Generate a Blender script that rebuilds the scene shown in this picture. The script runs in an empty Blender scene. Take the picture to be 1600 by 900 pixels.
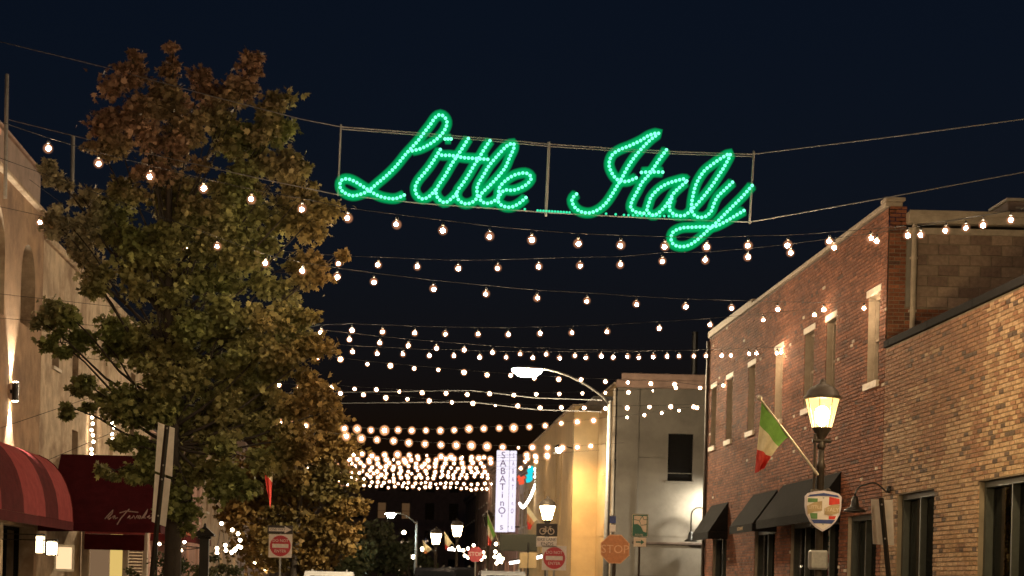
import bpy, math, random
import numpy as np
from mathutils import Vector, Matrix, noise

random.seed(7)
rng = np.random.default_rng(11)
SC = bpy.context.scene
COL = SC.collection

# ------------------------------------------------------------------ camera, world, exposure
F = 2800.0                 # focal length in pixels of the 1600 px wide photograph
CX, CY = 600.0, 905.0      # where the street vanishes in the photograph
ROLL = math.radians(1.4)
CR, SR = math.cos(ROLL), math.sin(ROLL)
CAMZ = 1.6
cam_d = bpy.data.cameras.new('camera')
cam = bpy.data.objects.new('camera', cam_d)
COL.objects.link(cam)
cam_d.sensor_width = 36.0
cam_d.lens = 36.0 * F / 1600.0
cam_d.shift_x = (800 - CX) / 1600.0
cam_d.shift_y = (CY - 450) / 1600.0
cam_d.clip_start = 0.1
cam_d.clip_end = 5000
cam_d.dof.use_dof = True
cam_d.dof.focus_distance = 27.0
cam_d.dof.aperture_fstop = 63.0 / 22.0
cam.matrix_world = Matrix(((CR, -SR, 0, 0), (0, 0, -1, 0), (SR, CR, 0, CAMZ), (0, 0, 0, 1)))
SC.camera = cam

W = bpy.data.worlds.new('World')
SC.world = W
W.use_nodes = True
wn = W.node_tree
sky = wn.nodes.new('ShaderNodeTexSky')
sky.sky_type = 'NISHITA'
sky.sun_disc = False
sky.sun_elevation = math.radians(-0.6)
sky.sun_rotation = math.radians(200)
sky.air_density = 1.0
sky.dust_density = 0.6
sky.ozone_density = 3.1
wn.links.new(sky.outputs['Color'], wn.nodes['Background'].inputs['Color'])
wn.nodes['Background'].inputs['Strength'].default_value = 0.0165

SC.view_settings.view_transform = 'Standard'
SC.view_settings.look = 'None'
SC.view_settings.exposure = 0.7
SC.view_settings.gamma = 1.0
SC.view_settings.use_curve_mapping = False
SC.cycles.use_denoising = True
SC.cycles.max_bounces = 5
SC.cycles.diffuse_bounces = 3
SC.cycles.glossy_bounces = 3
SC.cycles.transparent_max_bounces = 12
SC.cycles.sample_clamp_indirect = 3.0
SC.cycles.caustics_reflective = False
SC.cycles.caustics_refractive = False


def XZ(px, py):
    u, v = px - CX, CY - py
    return CR * u - SR * v, SR * u + CR * v


def P(px, py, d):
    X, Z = XZ(px, py)
    return Vector((X * d / F, d, CAMZ + Z * d / F))


def PL(px, py, lat):
    X, Z = XZ(px, py)
    d = lat * F / X
    return Vector((lat, d, CAMZ + Z * d / F))


# ------------------------------------------------------------------ mesh helpers
class MB:
    def __init__(s):
        s.v, s.f, s.m, s.c = [], [], [], []

    def face(s, pts, m=0, c=None):
        b = len(s.v)
        s.v.extend(tuple(p) for p in pts)
        s.f.append(tuple(range(b, b + len(pts))))
        s.m.append(m)
        s.c.append(c)

    def poly(s, verts, faces, m=0, c=None):
        b = len(s.v)
        s.v.extend(tuple(p) for p in verts)
        for f in faces:
            s.f.append(tuple(b + i for i in f))
            s.m.append(m)
            s.c.append(c)

    def box(s, x0, x1, y0, y1, z0, z1, m=0, c=None):
        s.poly([(x0, y0, z0), (x1, y0, z0), (x1, y1, z0), (x0, y1, z0), (x0, y0, z1), (x1, y0, z1), (x1, y1, z1), (x0, y1, z1)],
               [(0, 3, 2, 1), (4, 5, 6, 7), (0, 1, 5, 4), (1, 2, 6, 5), (2, 3, 7, 6), (3, 0, 4, 7)], m, c)
        return s

    def bbox(s, x0, x1, y0, y1, z0, z1, b=0.01, m=0):
        """box with its vertical edges and its top chamfered"""
        b = min(b, (x1 - x0) * .45, (y1 - y0) * .45, (z1 - z0) * .45)

        def ring(o, z):
            return [(x0 + o, y0 + b, z), (x0 + b, y0 + o, z), (x1 - b, y0 + o, z), (x1 - o, y0 + b, z),
                    (x1 - o, y1 - b, z), (x1 - b, y1 - o, z), (x0 + b, y1 - o, z), (x0 + o, y1 - b, z)]
        rs = [ring(b * .9, z0), ring(0, z0 + b), ring(0, z1 - b), ring(b * .9, z1)]
        vs = [p for r in rs for p in r]
        fs = [tuple(range(7, -1, -1)), tuple(range(24, 32))]
        for k in range(3):
            for i in range(8):
                j = (i + 1) % 8
                fs.append((k * 8 + i, k * 8 + j, k * 8 + 8 + j, k * 8 + 8 + i))
        s.poly(vs, fs, m)
        return s

    def tube(s, pts, r, n=8, m=0, caps=True):
        pts = [Vector(p) for p in pts]
        rs = r if isinstance(r, (list, tuple)) else [r] * len(pts)
        vs = []
        up = None
        for i, p in enumerate(pts):
            a = pts[max(0, i - 1)]
            b = pts[min(len(pts) - 1, i + 1)]
            t = (b - a)
            if t.length < 1e-9:
                t = Vector((0, 0, 1))
            t.normalize()
            if up is None:
                up = Vector((0, 0, 1)) if abs(t.z) < .9 else Vector((1, 0, 0))
            e1 = up - t * up.dot(t)
            if e1.length < 1e-6:
                e1 = t.orthogonal()
            e1.normalize()
            up = e1
            e2 = t.cross(e1)
            for k in range(n):
                q = 2 * math.pi * k / n
                vs.append(p + (e1 * math.cos(q) + e2 * math.sin(q)) * rs[i])
        fs = []
        for i in range(len(pts) - 1):
            for k in range(n):
                l = (k + 1) % n
                fs.append((i * n + k, i * n + l, (i + 1) * n + l, (i + 1) * n + k))
        if caps:
            fs.append(tuple(range(n - 1, -1, -1)))
            fs.append(tuple((len(pts) - 1) * n + k for k in range(n)))
        s.poly(vs, fs, m)
        return s

    def lathe(s, o, prof, n=12, m=0, start=0.0):
        """prof: list of (radius, z) round a vertical axis through o"""
        o = Vector(o)
        vs = []
        for r, z in prof:
            for k in range(n):
                q = start + 2 * math.pi * k / n
                vs.append((o.x + r * math.cos(q), o.y + r * math.sin(q), o.z + z))
        fs = []
        for i in range(len(prof) - 1):
            for k in range(n):
                l = (k + 1) % n
                fs.append((i * n + k, i * n + l, (i + 1) * n + l, (i + 1) * n + k))
        fs.append(tuple(range(n - 1, -1, -1)))
        fs.append(tuple((len(prof) - 1) * n + k for k in range(n)))
        s.poly(vs, fs, m)
        return s

    def ball(s, o, r, n=10, k=6, m=0):
        prof = [(max(1e-4, r * math.sin(math.pi * i / k)), -r * math.cos(math.pi * i / k)) for i in range(k + 1)]
        return s.lathe(o, prof, n, m)

    def plate(s, pts, y0, y1, m=0):
        """polygon given as (x, z), from y0 (front) to y1 (back)"""
        n = len(pts)
        vs = [(x, y0, z) for x, z in pts] + [(x, y1, z) for x, z in pts]
        fs = [tuple(range(n)), tuple(range(2 * n - 1, n - 1, -1))]
        for i in range(n):
            j = (i + 1) % n
            fs.append((i, n + i, n + j, j))
        s.poly(vs, fs, m)
        return s

    def build(s, name, mats, parent=None, smooth=False, loc=None):
        o = bpy.data.objects.new(name, None if False else s.mesh(name, mats, smooth, Vector(loc) if loc is not None else (wloc(parent) if parent else Vector())))
        COL.objects.link(o)
        if parent:
            o.parent = parent
        elif loc is not None:
            o.location = loc
        return o

    def mesh(s, name, mats, smooth=False, off=Vector()):
        me = bpy.data.meshes.new(name)
        ox, oy, oz = off
        me.from_pydata([(a - ox, b - oy, c - oz) for a, b, c in s.v], [], s.f)
        if not isinstance(mats, (list, tuple)):
            mats = [mats]
        for mt in mats:
            me.materials.append(mt)
        if len(mats) > 1:
            me.polygons.foreach_set('material_index', s.m)
        if any(c is not None for c in s.c):
            at = me.attributes.new('tint', 'FLOAT_COLOR', 'FACE')
            at.data.foreach_set('color', np.array([(c or (1, 1, 1)) + (1.0,) for c in s.c], dtype=np.float32).ravel())
        if smooth:
            me.polygons.foreach_set('use_smooth', [True] * len(s.f))
        me.update()
        return me


def wloc(o):
    v = Vector()
    while o is not None:
        v += o.location
        o = o.parent
    return v


def thing(name, loc, label, cat, group=None):
    o = bpy.data.objects.new(name, None)
    o.empty_display_size = .2
    COL.objects.link(o)
    o.location = loc
    return tag(o, label, cat, group)


def tag(o, label, cat, group=None):
    o['label'] = label
    o['category'] = cat
    if group:
        o['group'] = group
    return o


def struct(o):
    o['kind'] = 'structure'
    return o


def link(name, me, parent, pos):
    """an object that shares the mesh me, standing at the world point pos under parent"""
    o = bpy.data.objects.new(name, me)
    COL.objects.link(o)
    o.parent = parent
    o.location = Vector(pos) - wloc(parent)
    return o


def text(name, s, size, mt, parent, pos, sx=1.0, depth=0.004, face='-Y', align='CENTER', spacing=1.0):
    """lettering standing upright on a face that looks along -Y, +X or -X"""
    cu = bpy.data.curves.new('lettering', 'FONT')
    cu.body = s
    cu.size = size
    cu.align_x = align
    cu.align_y = 'CENTER'
    cu.extrude = depth
    cu.space_character = spacing
    cu.resolution_u = 3
    t = bpy.data.objects.new('lettering', cu)
    COL.objects.link(t)
    bpy.context.view_layer.update()
    me = bpy.data.meshes.new_from_object(t.evaluated_get(bpy.context.evaluated_depsgraph_get()))
    bpy.data.objects.remove(t)
    bpy.data.curves.remove(cu)
    R = Matrix.Rotation(math.pi / 2, 4, 'X')
    if face == '+X':
        R = Matrix.Rotation(math.pi / 2, 4, 'Z') @ R
    elif face == '-X':
        R = Matrix.Rotation(-math.pi / 2, 4, 'Z') @ R
    me.transform(R @ Matrix.Diagonal((sx, 1, 1, 1)))
    me.materials.clear()
    me.materials.append(mt)
    return link(name, me, parent, pos)


# ------------------------------------------------------------------ materials
def srgb(r, g, b):
    f = lambda c: (c / 255 / 12.92) if c / 255 <= .04045 else ((c / 255 + .055) / 1.055) ** 2.4
    return (f(r), f(g), f(b))


def mat(name, col, rough=.7, var=.25, scale=3.0, bump=0.0, bscale=30.0, metal=0.0, tint=False, spec=.5, stain=None, stain_scale=.6, stretch=None):
    m = bpy.data.materials.new(name)
    m.use_nodes = True
    n, l = m.node_tree.nodes, m.node_tree.links
    p = n['Principled BSDF']
    p.inputs['Roughness'].default_value = rough
    p.inputs['Metallic'].default_value = metal
    p.inputs['Specular IOR Level'].default_value = spec
    geo = n.new('ShaderNodeNewGeometry')
    src = geo.outputs['Position']
    if stretch:
        mp = n.new('ShaderNodeMapping')
        mp.inputs['Scale'].default_value = stretch
        l.new(src, mp.inputs['Vector'])
        src = mp.outputs['Vector']
    tx = n.new('ShaderNodeTexNoise')
    tx.inputs['Scale'].default_value = scale
    tx.inputs['Detail'].default_value = 5
    tx.inputs['Roughness'].default_value = .65
    l.new(src, tx.inputs['Vector'])
    mr = n.new('ShaderNodeMapRange')
    mr.inputs['From Min'].default_value = .3
    mr.inputs['From Max'].default_value = .7
    mr.inputs['To Min'].default_value = 1 - var
    mr.inputs['To Max'].default_value = 1 + var
    l.new(tx.outputs['Fac'], mr.inputs['Value'])
    mx = n.new('ShaderNodeMix')
    mx.data_type = 'RGBA'
    mx.blend_type = 'MULTIPLY'
    mx.inputs['Factor'].default_value = 1
    l.new(mr.outputs['Result'], mx.inputs['B'])
    if tint:
        a = n.new('ShaderNodeAttribute')
        a.attribute_name = 'tint'
        l.new(a.outputs['Color'], mx.inputs['A'])
    else:
        mx.inputs['A'].default_value = (*col, 1)
    out = mx.outputs['Result']
    if stain:
        t2 = n.new('ShaderNodeTexNoise')
        t2.inputs['Scale'].default_value = stain_scale
        t2.inputs['Detail'].default_value = 8
        t2.inputs['Roughness'].default_value = .7
        l.new(src, t2.inputs['Vector'])
        r2 = n.new('ShaderNodeMapRange')
        r2.inputs['From Min'].default_value = .47
        r2.inputs['From Max'].default_value = .66
        l.new(t2.outputs['Fac'], r2.inputs['Value'])
        m2 = n.new('ShaderNodeMix')
        m2.data_type = 'RGBA'
        l.new(r2.outputs['Result'], m2.inputs['Factor'])
        l.new(out, m2.inputs['A'])
        m2.inputs['B'].default_value = (*stain, 1)
        out = m2.outputs['Result']
    l.new(out, p.inputs['Base Color'])
    if bump:
        t3 = n.new('ShaderNodeTexNoise')
        t3.inputs['Scale'].default_value = bscale
        t3.inputs['Detail'].default_value = 4
        l.new(geo.outputs['Position'], t3.inputs['Vector'])
        bm = n.new('ShaderNodeBump')
        bm.inputs['Strength'].default_value = bump
        bm.inputs['Distance'].default_value = .02
        l.new(t3.outputs['Fac'], bm.inputs['Height'])
        l.new(bm.outputs['Normal'], p.inputs['Normal'])
    return m


def emit(name, col, strength, sample=True):
    m = bpy.data.materials.new(name)
    m.use_nodes = True
    n, l = m.node_tree.nodes, m.node_tree.links
    n.remove(n['Principled BSDF'])
    e = n.new('ShaderNodeEmission')
    e.inputs['Color'].default_value = (*col, 1)
    e.inputs['Strength'].default_value = strength
    l.new(e.outputs[0], n['Material Output'].inputs['Surface'])
    if not sample:
        m.cycles.emission_sampling = 'NONE'
    return m


def glow_shell(name, col, strength, amount=.6, power=1.6):
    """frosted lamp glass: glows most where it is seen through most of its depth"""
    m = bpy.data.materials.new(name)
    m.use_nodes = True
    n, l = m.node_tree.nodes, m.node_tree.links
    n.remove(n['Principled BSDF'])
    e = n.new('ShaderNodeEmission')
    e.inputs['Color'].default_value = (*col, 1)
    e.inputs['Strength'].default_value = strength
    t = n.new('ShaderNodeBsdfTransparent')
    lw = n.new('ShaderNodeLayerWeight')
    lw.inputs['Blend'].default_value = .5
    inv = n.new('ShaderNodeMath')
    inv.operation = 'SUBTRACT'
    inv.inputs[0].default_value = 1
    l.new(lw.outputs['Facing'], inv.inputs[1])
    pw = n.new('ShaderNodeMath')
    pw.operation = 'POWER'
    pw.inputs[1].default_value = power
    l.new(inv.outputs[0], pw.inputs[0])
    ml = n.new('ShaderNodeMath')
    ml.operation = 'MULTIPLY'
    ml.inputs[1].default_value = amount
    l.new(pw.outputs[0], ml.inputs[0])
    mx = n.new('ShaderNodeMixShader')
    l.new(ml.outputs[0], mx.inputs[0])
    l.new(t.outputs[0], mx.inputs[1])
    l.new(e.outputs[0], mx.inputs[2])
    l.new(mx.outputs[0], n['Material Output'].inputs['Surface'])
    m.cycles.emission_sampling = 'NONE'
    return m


def leaf_mat(name):
    m = mat(name, (1, 1, 1), .6, .2, 9.0, tint=True, spec=.25)
    n, l = m.node_tree.nodes, m.node_tree.links
    p = n['Principled BSDF']
    tr = n.new('ShaderNodeBsdfTranslucent')
    src = p.inputs['Base Color'].links[0].from_socket
    l.new(src, tr.inputs['Color'])
    mx = n.new('ShaderNodeMixShader')
    mx.inputs[0].default_value = .3
    l.new(p.outputs[0], mx.inputs[1])
    l.new(tr.outputs[0], mx.inputs[2])
    l.new(mx.outputs[0], n['Material Output'].inputs['Surface'])
    return m


M = {}
M['asphalt'] = mat('asphalt', (.05, .05, .052), .85, .35, 2.0, .5, 60)
M['concrete'] = mat('concrete', (.3, .28, .26), .85, .2, 2.0, .3, 40, stain=(.16, .15, .14))
M['ground'] = mat('ground_soil', (.06, .055, .05), .95, .3, .5)
M['paint_white'] = mat('road_paint', (.7, .7, .68), .7, .2, 8)
M['paint_yellow'] = mat('road_paint_yellow', (.6, .42, .06), .7, .2, 8)
M['mortar'] = mat('mortar', (.075, .052, .04), .95, .25, 5)  # darkened to paint shade into the joints of the red brick
M['mortar_pale'] = mat('mortar_pale', (.17, .135, .095), .95, .25, 3)
M['brick'] = mat('brick_clay', (1, 1, 1), .85, .3, 22, .3, 90, tint=True, spec=.2)
M['block'] = mat('cinder_block', (1, 1, 1), .95, .22, 14, .4, 70, tint=True, spec=.2)
M['stucco'] = mat('stucco_tan', (.33, .205, .115), .92, .32, 1.6, .6, 30, stain=(.17, .10, .06), stain_scale=.55)
M['stucco_b'] = mat('stucco_pale', (.47, .36, .25), .92, .32, 2.2, .6, 30, stain=(.24, .155, .095), stain_scale=.9)
M['stucco_tan'] = mat('stucco_ochre', (.50, .345, .17), .9, .12, 1.2, .3, 25, stain=(.44, .30, .145), stain_scale=.4)
M['stucco_grey'] = mat('stucco_grey', (.165, .145, .12), .9, .18, .8, .3, 25, stain=(.12, .104, .085), stain_scale=.5)
M['pink'] = mat('stucco_pink', (.5, .3, .24), .9, .2, 1.5, .3, 25)
M['trim'] = mat('trim_cream', (.58, .5, .4), .7, .15, 6, .2, 40)
M['jamb'] = mat('painted_jamb', (.33, .27, .2), .75, .2, 6, .2, 40)
M['script'] = mat('faded_script', (.34, .24, .22), .7, .2, 9)  # script colour set duller than white
M['trim_dark'] = mat('trim_dark', (.009, .008, .0075), .8, .2, 6, spec=.06)
M['coping'] = mat('coping_black', (.012, .011, .011), .9, .2, 5, spec=.08)
M['metal_black'] = mat('black_metal', (.018, .016, .014), .42, .25, 8, metal=.3)
M['shop_frame'] = mat('shop_frame', (.03, .032, .026), .5, .25, 8, metal=.1)
M['metal_dark'] = mat('dark_bronze', (.05, .038, .028), .45, .3, 8, metal=.4)
M['galv'] = mat('galvanised_steel', (.36, .35, .33), .5, .2, 10, metal=.6)
M['alu'] = mat('sign_back', (.62, .57, .52), .55, .12, 6, metal=.3)
M['cable'] = mat('cable_black', (.008, .008, .008), .7, .1, 5)
M['wire'] = mat('steel_wire', (.26, .26, .26), .6, .1, 5, metal=.2)
M['awning_black'] = mat('black_canvas', (.010, .009, .0085), .95, .3, 5, .2, 60, spec=.06)
M['awning_red'] = mat('red_canvas', (.085, .012, .013), .95, .22, 4, .35, 50, spec=.05)
M['awning_redl'] = mat('pale_red_canvas', (.27, .05, .05), .95, .18, 4, .35, 50, spec=.05)
M['awning_maroon'] = mat('maroon_canvas', (.058, .009, .012), .95, .25, 4, .35, 50, spec=.05)
M['awning_orange'] = mat('orange_canvas', (.55, .13, .05), .8, .2, 4, .2, 50)
M['bark'] = mat('bark', (.04, .031, .024), .95, .35, 12, .6, 40, stretch=(1, 1, .25))
M['leaf'] = leaf_mat('leaf')
M['roof'] = mat('roof_felt', (.05, .045, .04), .9, .25, 3)
M['brown'] = mat('brown_render', (.32, .21, .165), .9, .25, 2)
M['brown2'] = mat('grey_brown_render', (.3, .22, .185), .9, .25, 2)
M['brown3'] = mat('dark_brown_render', (.1, .07, .055), .9, .25, 1.5)
M['rubber'] = mat('rubber', (.02, .02, .02), .8, .1, 5)
M['sgreen'] = mat('sign_green', (.01, .12, .075), .45, .12, 9)
M['scream'] = mat('sign_cream', (.72, .58, .44), .5, .12, 9)
M['sred'] = mat('sign_red', (.5, .03, .045), .45, .15, 9)
M['sorange'] = mat('sign_sunfaded_red', (.52, .2, .075), .5, .2, 12)  # this and the letter tone: faded, with yellow lamplight painted in
M['sorange_l'] = mat('sign_faded_letter', (.72, .42, .24), .5, .2, 12)
M['swhite'] = mat('sign_white', (.75, .66, .6), .45, .12, 9)
M['sblack'] = mat('sign_black', (.03, .02, .018), .5, .15, 9)
M['sblue'] = mat('sign_blue', (.03, .05, .2), .45, .15, 9)
M['sgold'] = mat('sign_gold', (.42, .3, .16), .45, .15, 9)
M['sgreen2'] = mat('shield_green', (.09, .2, .06), .45, .15, 9)
M['spink'] = mat('shield_border', (.6, .52, .56), .45, .1, 9)
M['fgreen'] = mat('flag_green', (.2, .43, .08), .85, .15, 12)  # flag colours raised to paint in light shining through the cloth
M['fwhite'] = mat('flag_white', (.7, .62, .42), .85, .12, 12)
M['fred'] = mat('flag_red', (.6, .05, .035), .85, .15, 12)
M['wood'] = mat('door_wood', (.3, .19, .1), .6, .3, 6, stretch=(1, 1, .2))
M['cloth_black'] = mat('dark_shutter', (.03, .03, .032), .6, .2, 6)
M['car_black'] = mat('car_paint_black', (.012, .012, .014), .18, .1, 3)
M['car_white'] = mat('car_paint_white', (.6, .6, .6), .2, .06, 3)
M['car_silver'] = mat('car_paint_silver', (.3, .3, .31), .22, .06, 3, metal=.5)
g = mat('window_glass', (.012, .012, .013), .0, .2, 1.0, spec=.7)
M['glass'] = g
m = bpy.data.materials.new('clear_glass')
m.use_nodes = True
n, l = m.node_tree.nodes, m.node_tree.links
n.remove(n['Principled BSDF'])
gt, gg, gm, gf = n.new('ShaderNodeBsdfTransparent'), n.new('ShaderNodeBsdfGlossy'), n.new('ShaderNodeMixShader'), n.new('ShaderNodeFresnel')
gt.inputs[0].default_value = (.75, .78, .76, 1)
gg.inputs['Roughness'].default_value = 0.0
gf.inputs[0].default_value = 1.5
l.new(gf.outputs[0], gm.inputs[0])
l.new(gt.outputs[0], gm.inputs[1])
l.new(gg.outputs[0], gm.inputs[2])
l.new(gm.outputs[0], n['Material Output'].inputs['Surface'])
M['clear_glass'] = m
M['car_glass'] = mat('car_glass', (.01, .011, .012), .05, .1, 2, spec=.6)

M['core'] = emit('bulb_filament', (1, .70, .42), 480)
M['core_dim'] = emit('bulb_filament_dim', (1, .64, .34), 330)
M['core_hot'] = emit('bulb_filament_hot', (1, .74, .48), 600)
M['fairy'] = emit('fairy_light', (1, .76, .48), 16)
M['globe'] = glow_shell('bulb_globe', (1, .42, .2), .8, .28, 2.4)  # shell that paints a warm halo round each near bulb
M['far_core'] = emit('bulb_glow', (1, .74, .48), 110)
M['far_globe'] = glow_shell('far_bulb_globe', (1, .45, .2), 1.1, .62, 1.8)  # larger shell painting the soft halo of far bulbs
M['lantern'] = glow_shell('lantern_glass_lit', (1, .60, .17), 1.9, .6, 0.0)
M['mantle'] = emit('lantern_lamp', (1, .70, .30), 620)
M['lantern_far'] = emit('far_lantern_glass_lit', (1, .72, .34), 34)
M['cobra'] = emit('street_light_lens', (1, .79, .50), 1800)
M['cobra_cool'] = emit('street_light_lens_cool', (.8, 1, .92), 200)
M['led'] = emit('green_led', (.17, 1.0, .55), 1.25)
M['tube'] = glow_shell('green_letter_lit', (.0, .64, .17), .42, .9, 2.3)  # tube wider than the strokes, painting a green halo round the LEDs
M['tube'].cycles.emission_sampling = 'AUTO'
M['spare'] = emit('green_rope_lit', (.05, .9, .45), .7)
M['signbox'] = emit('sign_box_lit', (.93, .86, 1.0), .68)
M['sconce'] = emit('sconce_lens', (1, .82, .55), 90)
M['walllamp'] = emit('wall_lamp_lens', (1, .93, .78), 200)
M['floodlamp'] = emit('flood_lamp_lens', (1, .80, .50), 170)
M['lit_room'] = emit('lit_room', (1, .66, .36), .75)
M['lit_room2'] = emit('lit_room_yellow', (1, .68, .2), .45)
M['lit_dim'] = emit('lit_room_dim', (1, .6, .32), .12)
M['lit_lantern'] = emit('soft_lantern_lit', (1, .78, .45), 4)
M['lit_far'] = emit('far_window_lit', (1, .52, .22), .05)  # faint glow added to some panes to lift the dark street end
M['neon_cyan'] = emit('neon_cyan', (.02, .75, .85), .62)
M['neon_red'] = emit('neon_red', (1, .12, .05), .62)
M['neon_white'] = emit('neon_white', (1, .9, .8), 7)
M['carlight'] = emit('car_light', (1, .93, .82), 40)
M['box_lantern'] = emit('box_lantern_lit', (1, .78, .45), 16)


# ------------------------------------------------------------------ walls
def wall(mb, axis, const, a0, a1, z0, z1, ops=(), depth=.15, sgn=-1, m=0, mr=None):
    """upright wall with openings. axis 'x': wall at x=const running along y; axis 'y': at y=const running along x.
    sgn: side the wall faces. ops: (a0, a1, zb, zt, arched)"""
    mr = m if mr is None else mr

    def pt(a, z, o=0.0):
        return (const - sgn * o, a, z) if axis == 'x' else (a, const - sgn * o, z)

    def quad(p, mm):
        mb.face(p, mm)

    cuts = {a0, a1}
    for o in ops:
        n = 14 if o[4] else 1
        for i in range(n + 1):
            cuts.add(o[0] + (o[1] - o[0]) * i / n)
    cuts = sorted(c for c in cuts if a0 - 1e-6 <= c <= a1 + 1e-6)

    def top(o, a):
        if not o[4]:
            return o[3]
        r = (o[1] - o[0]) / 2
        c = (o[0] + o[1]) / 2
        return o[3] - r + math.sqrt(max(0, r * r - (a - c) ** 2))
    for b0, b1 in zip(cuts[:-1], cuts[1:]):
        if b1 - b0 < 1e-6:
            continue
        mid = (b0 + b1) / 2
        here = sorted([o for o in ops if o[0] < mid < o[1]], key=lambda o: o[2])
        lo = (z0, z0)
        for o in here:
            if o[2] > lo[0] + 1e-6:
                quad([pt(b0, lo[0]), pt(b1, lo[1]), pt(b1, o[2]), pt(b0, o[2])], m)
            t0, t1 = top(o, b0), top(o, b1)
            quad([pt(b0, t0), pt(b1, t1), pt(b1, t1, depth), pt(b0, t0, depth)], mr)
            quad([pt(b0, o[2]), pt(b1, o[2]), pt(b1, o[2], depth), pt(b0, o[2], depth)], mr)
            lo = (t0, t1)
        quad([pt(b0, lo[0]), pt(b1, lo[1]), pt(b1, z1), pt(b0, z1)], m)
    for o in ops:
        for a in (o[0], o[1]):
            t = top(o, a)
            quad([pt(a, o[2]), pt(a, t), pt(a, t, depth), pt(a, o[2], depth)], mr)
    return mb


def window(parent, axis, const, a0, a1, zb, zt, sgn, fm, pm, depth=.15, fw=.06, sash=True, sill=None, vbars=0, arched=False, name='window', deep=.05):
    """frame mesh (the part) with its pane, and sill, as sub-parts; const: the wall's face"""
    fb = MB()

    def bx(mb, b0, b1, c0, c1, o0, o1, m=0):
        x0, x1 = sorted((const - sgn * o0, const - sgn * o1))
        if axis == 'x':
            mb.box(x0, x1, b0, b1, c0, c1, m)
        else:
            mb.box(b0, b1, x0, x1, c0, c1, m)
    o0, o1 = depth - deep, depth
    bx(fb, a0 + .002, a0 + fw, zb + .002, zt - .002, o0, o1)
    bx(fb, a1 - fw, a1 - .002, zb + .002, zt - .002, o0, o1)
    bx(fb, a0 + fw, a1 - fw, zb + .002, zb + fw, o0, o1)
    bx(fb, a0 + fw, a1 - fw, zt - fw, zt - .002, o0, o1)
    if sash:
        zm = (zb + zt) / 2
        bx(fb, a0 + fw, a1 - fw, zm - .025, zm + .025, o0 + .01, o1)
    for i in range(vbars):
        c = a0 + (a1 - a0) * (i + 1) / (vbars + 1)
        bx(fb, c - .025, c + .025, zb + fw, zt - fw, o0 + .006, o1)
    w = fb.build(name, fm, parent)
    pb = MB()
    bx(pb, a0, a1, zb, zt, o1 + .004, o1 + .02)
    pb.build('pane', pm, w)
    if sill:
        sb = MB()
        bx(sb, a0 - .06, a1 + .06, zb - sill, zb - .003, -.07, depth - .03)
        sb.build('sill', M['trim'], w)
    return w


def brick_tint(kind, a, z, seedoff=0.0):
    r = random.random()
    if kind == 'red':
        q = noise.noise(Vector((a * 1.1, z * 6.5, 5.0))) + random.uniform(-.3, .3)
        base = random.choice([(.19, .071, .036), (.21, .08, .04), (.165, .061, .032)])
        base = tuple(c * (1 + .55 * q) for c in base)
        if r < .03:
            base = (.1, .052, .036)
        elif r > .994:
            base = (.5, .4, .3)
    else:
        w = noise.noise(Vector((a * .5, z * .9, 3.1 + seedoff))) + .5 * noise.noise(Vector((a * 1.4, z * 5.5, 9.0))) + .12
        w -= .45 * (z - 4.0)                # lime wash thickened low down to paint in lamplight on the wall
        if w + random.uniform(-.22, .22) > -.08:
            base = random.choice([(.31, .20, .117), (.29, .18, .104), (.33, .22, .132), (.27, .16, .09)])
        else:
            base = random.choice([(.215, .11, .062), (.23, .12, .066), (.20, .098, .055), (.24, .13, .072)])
        dk = noise.noise(Vector((a * 1.3, z * 5.0, 31.0)))
        if r < .03 + .22 * max(0, dk):
            base = (.085, .055, .04)
        elif r < .06 + .3 * max(0, dk):
            base = (.16, .09, .055)
    k = random.uniform(.88, 1.12)
    return tuple(c * k for c in base)


BL, BH, BJ = .203, .063, .012


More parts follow.
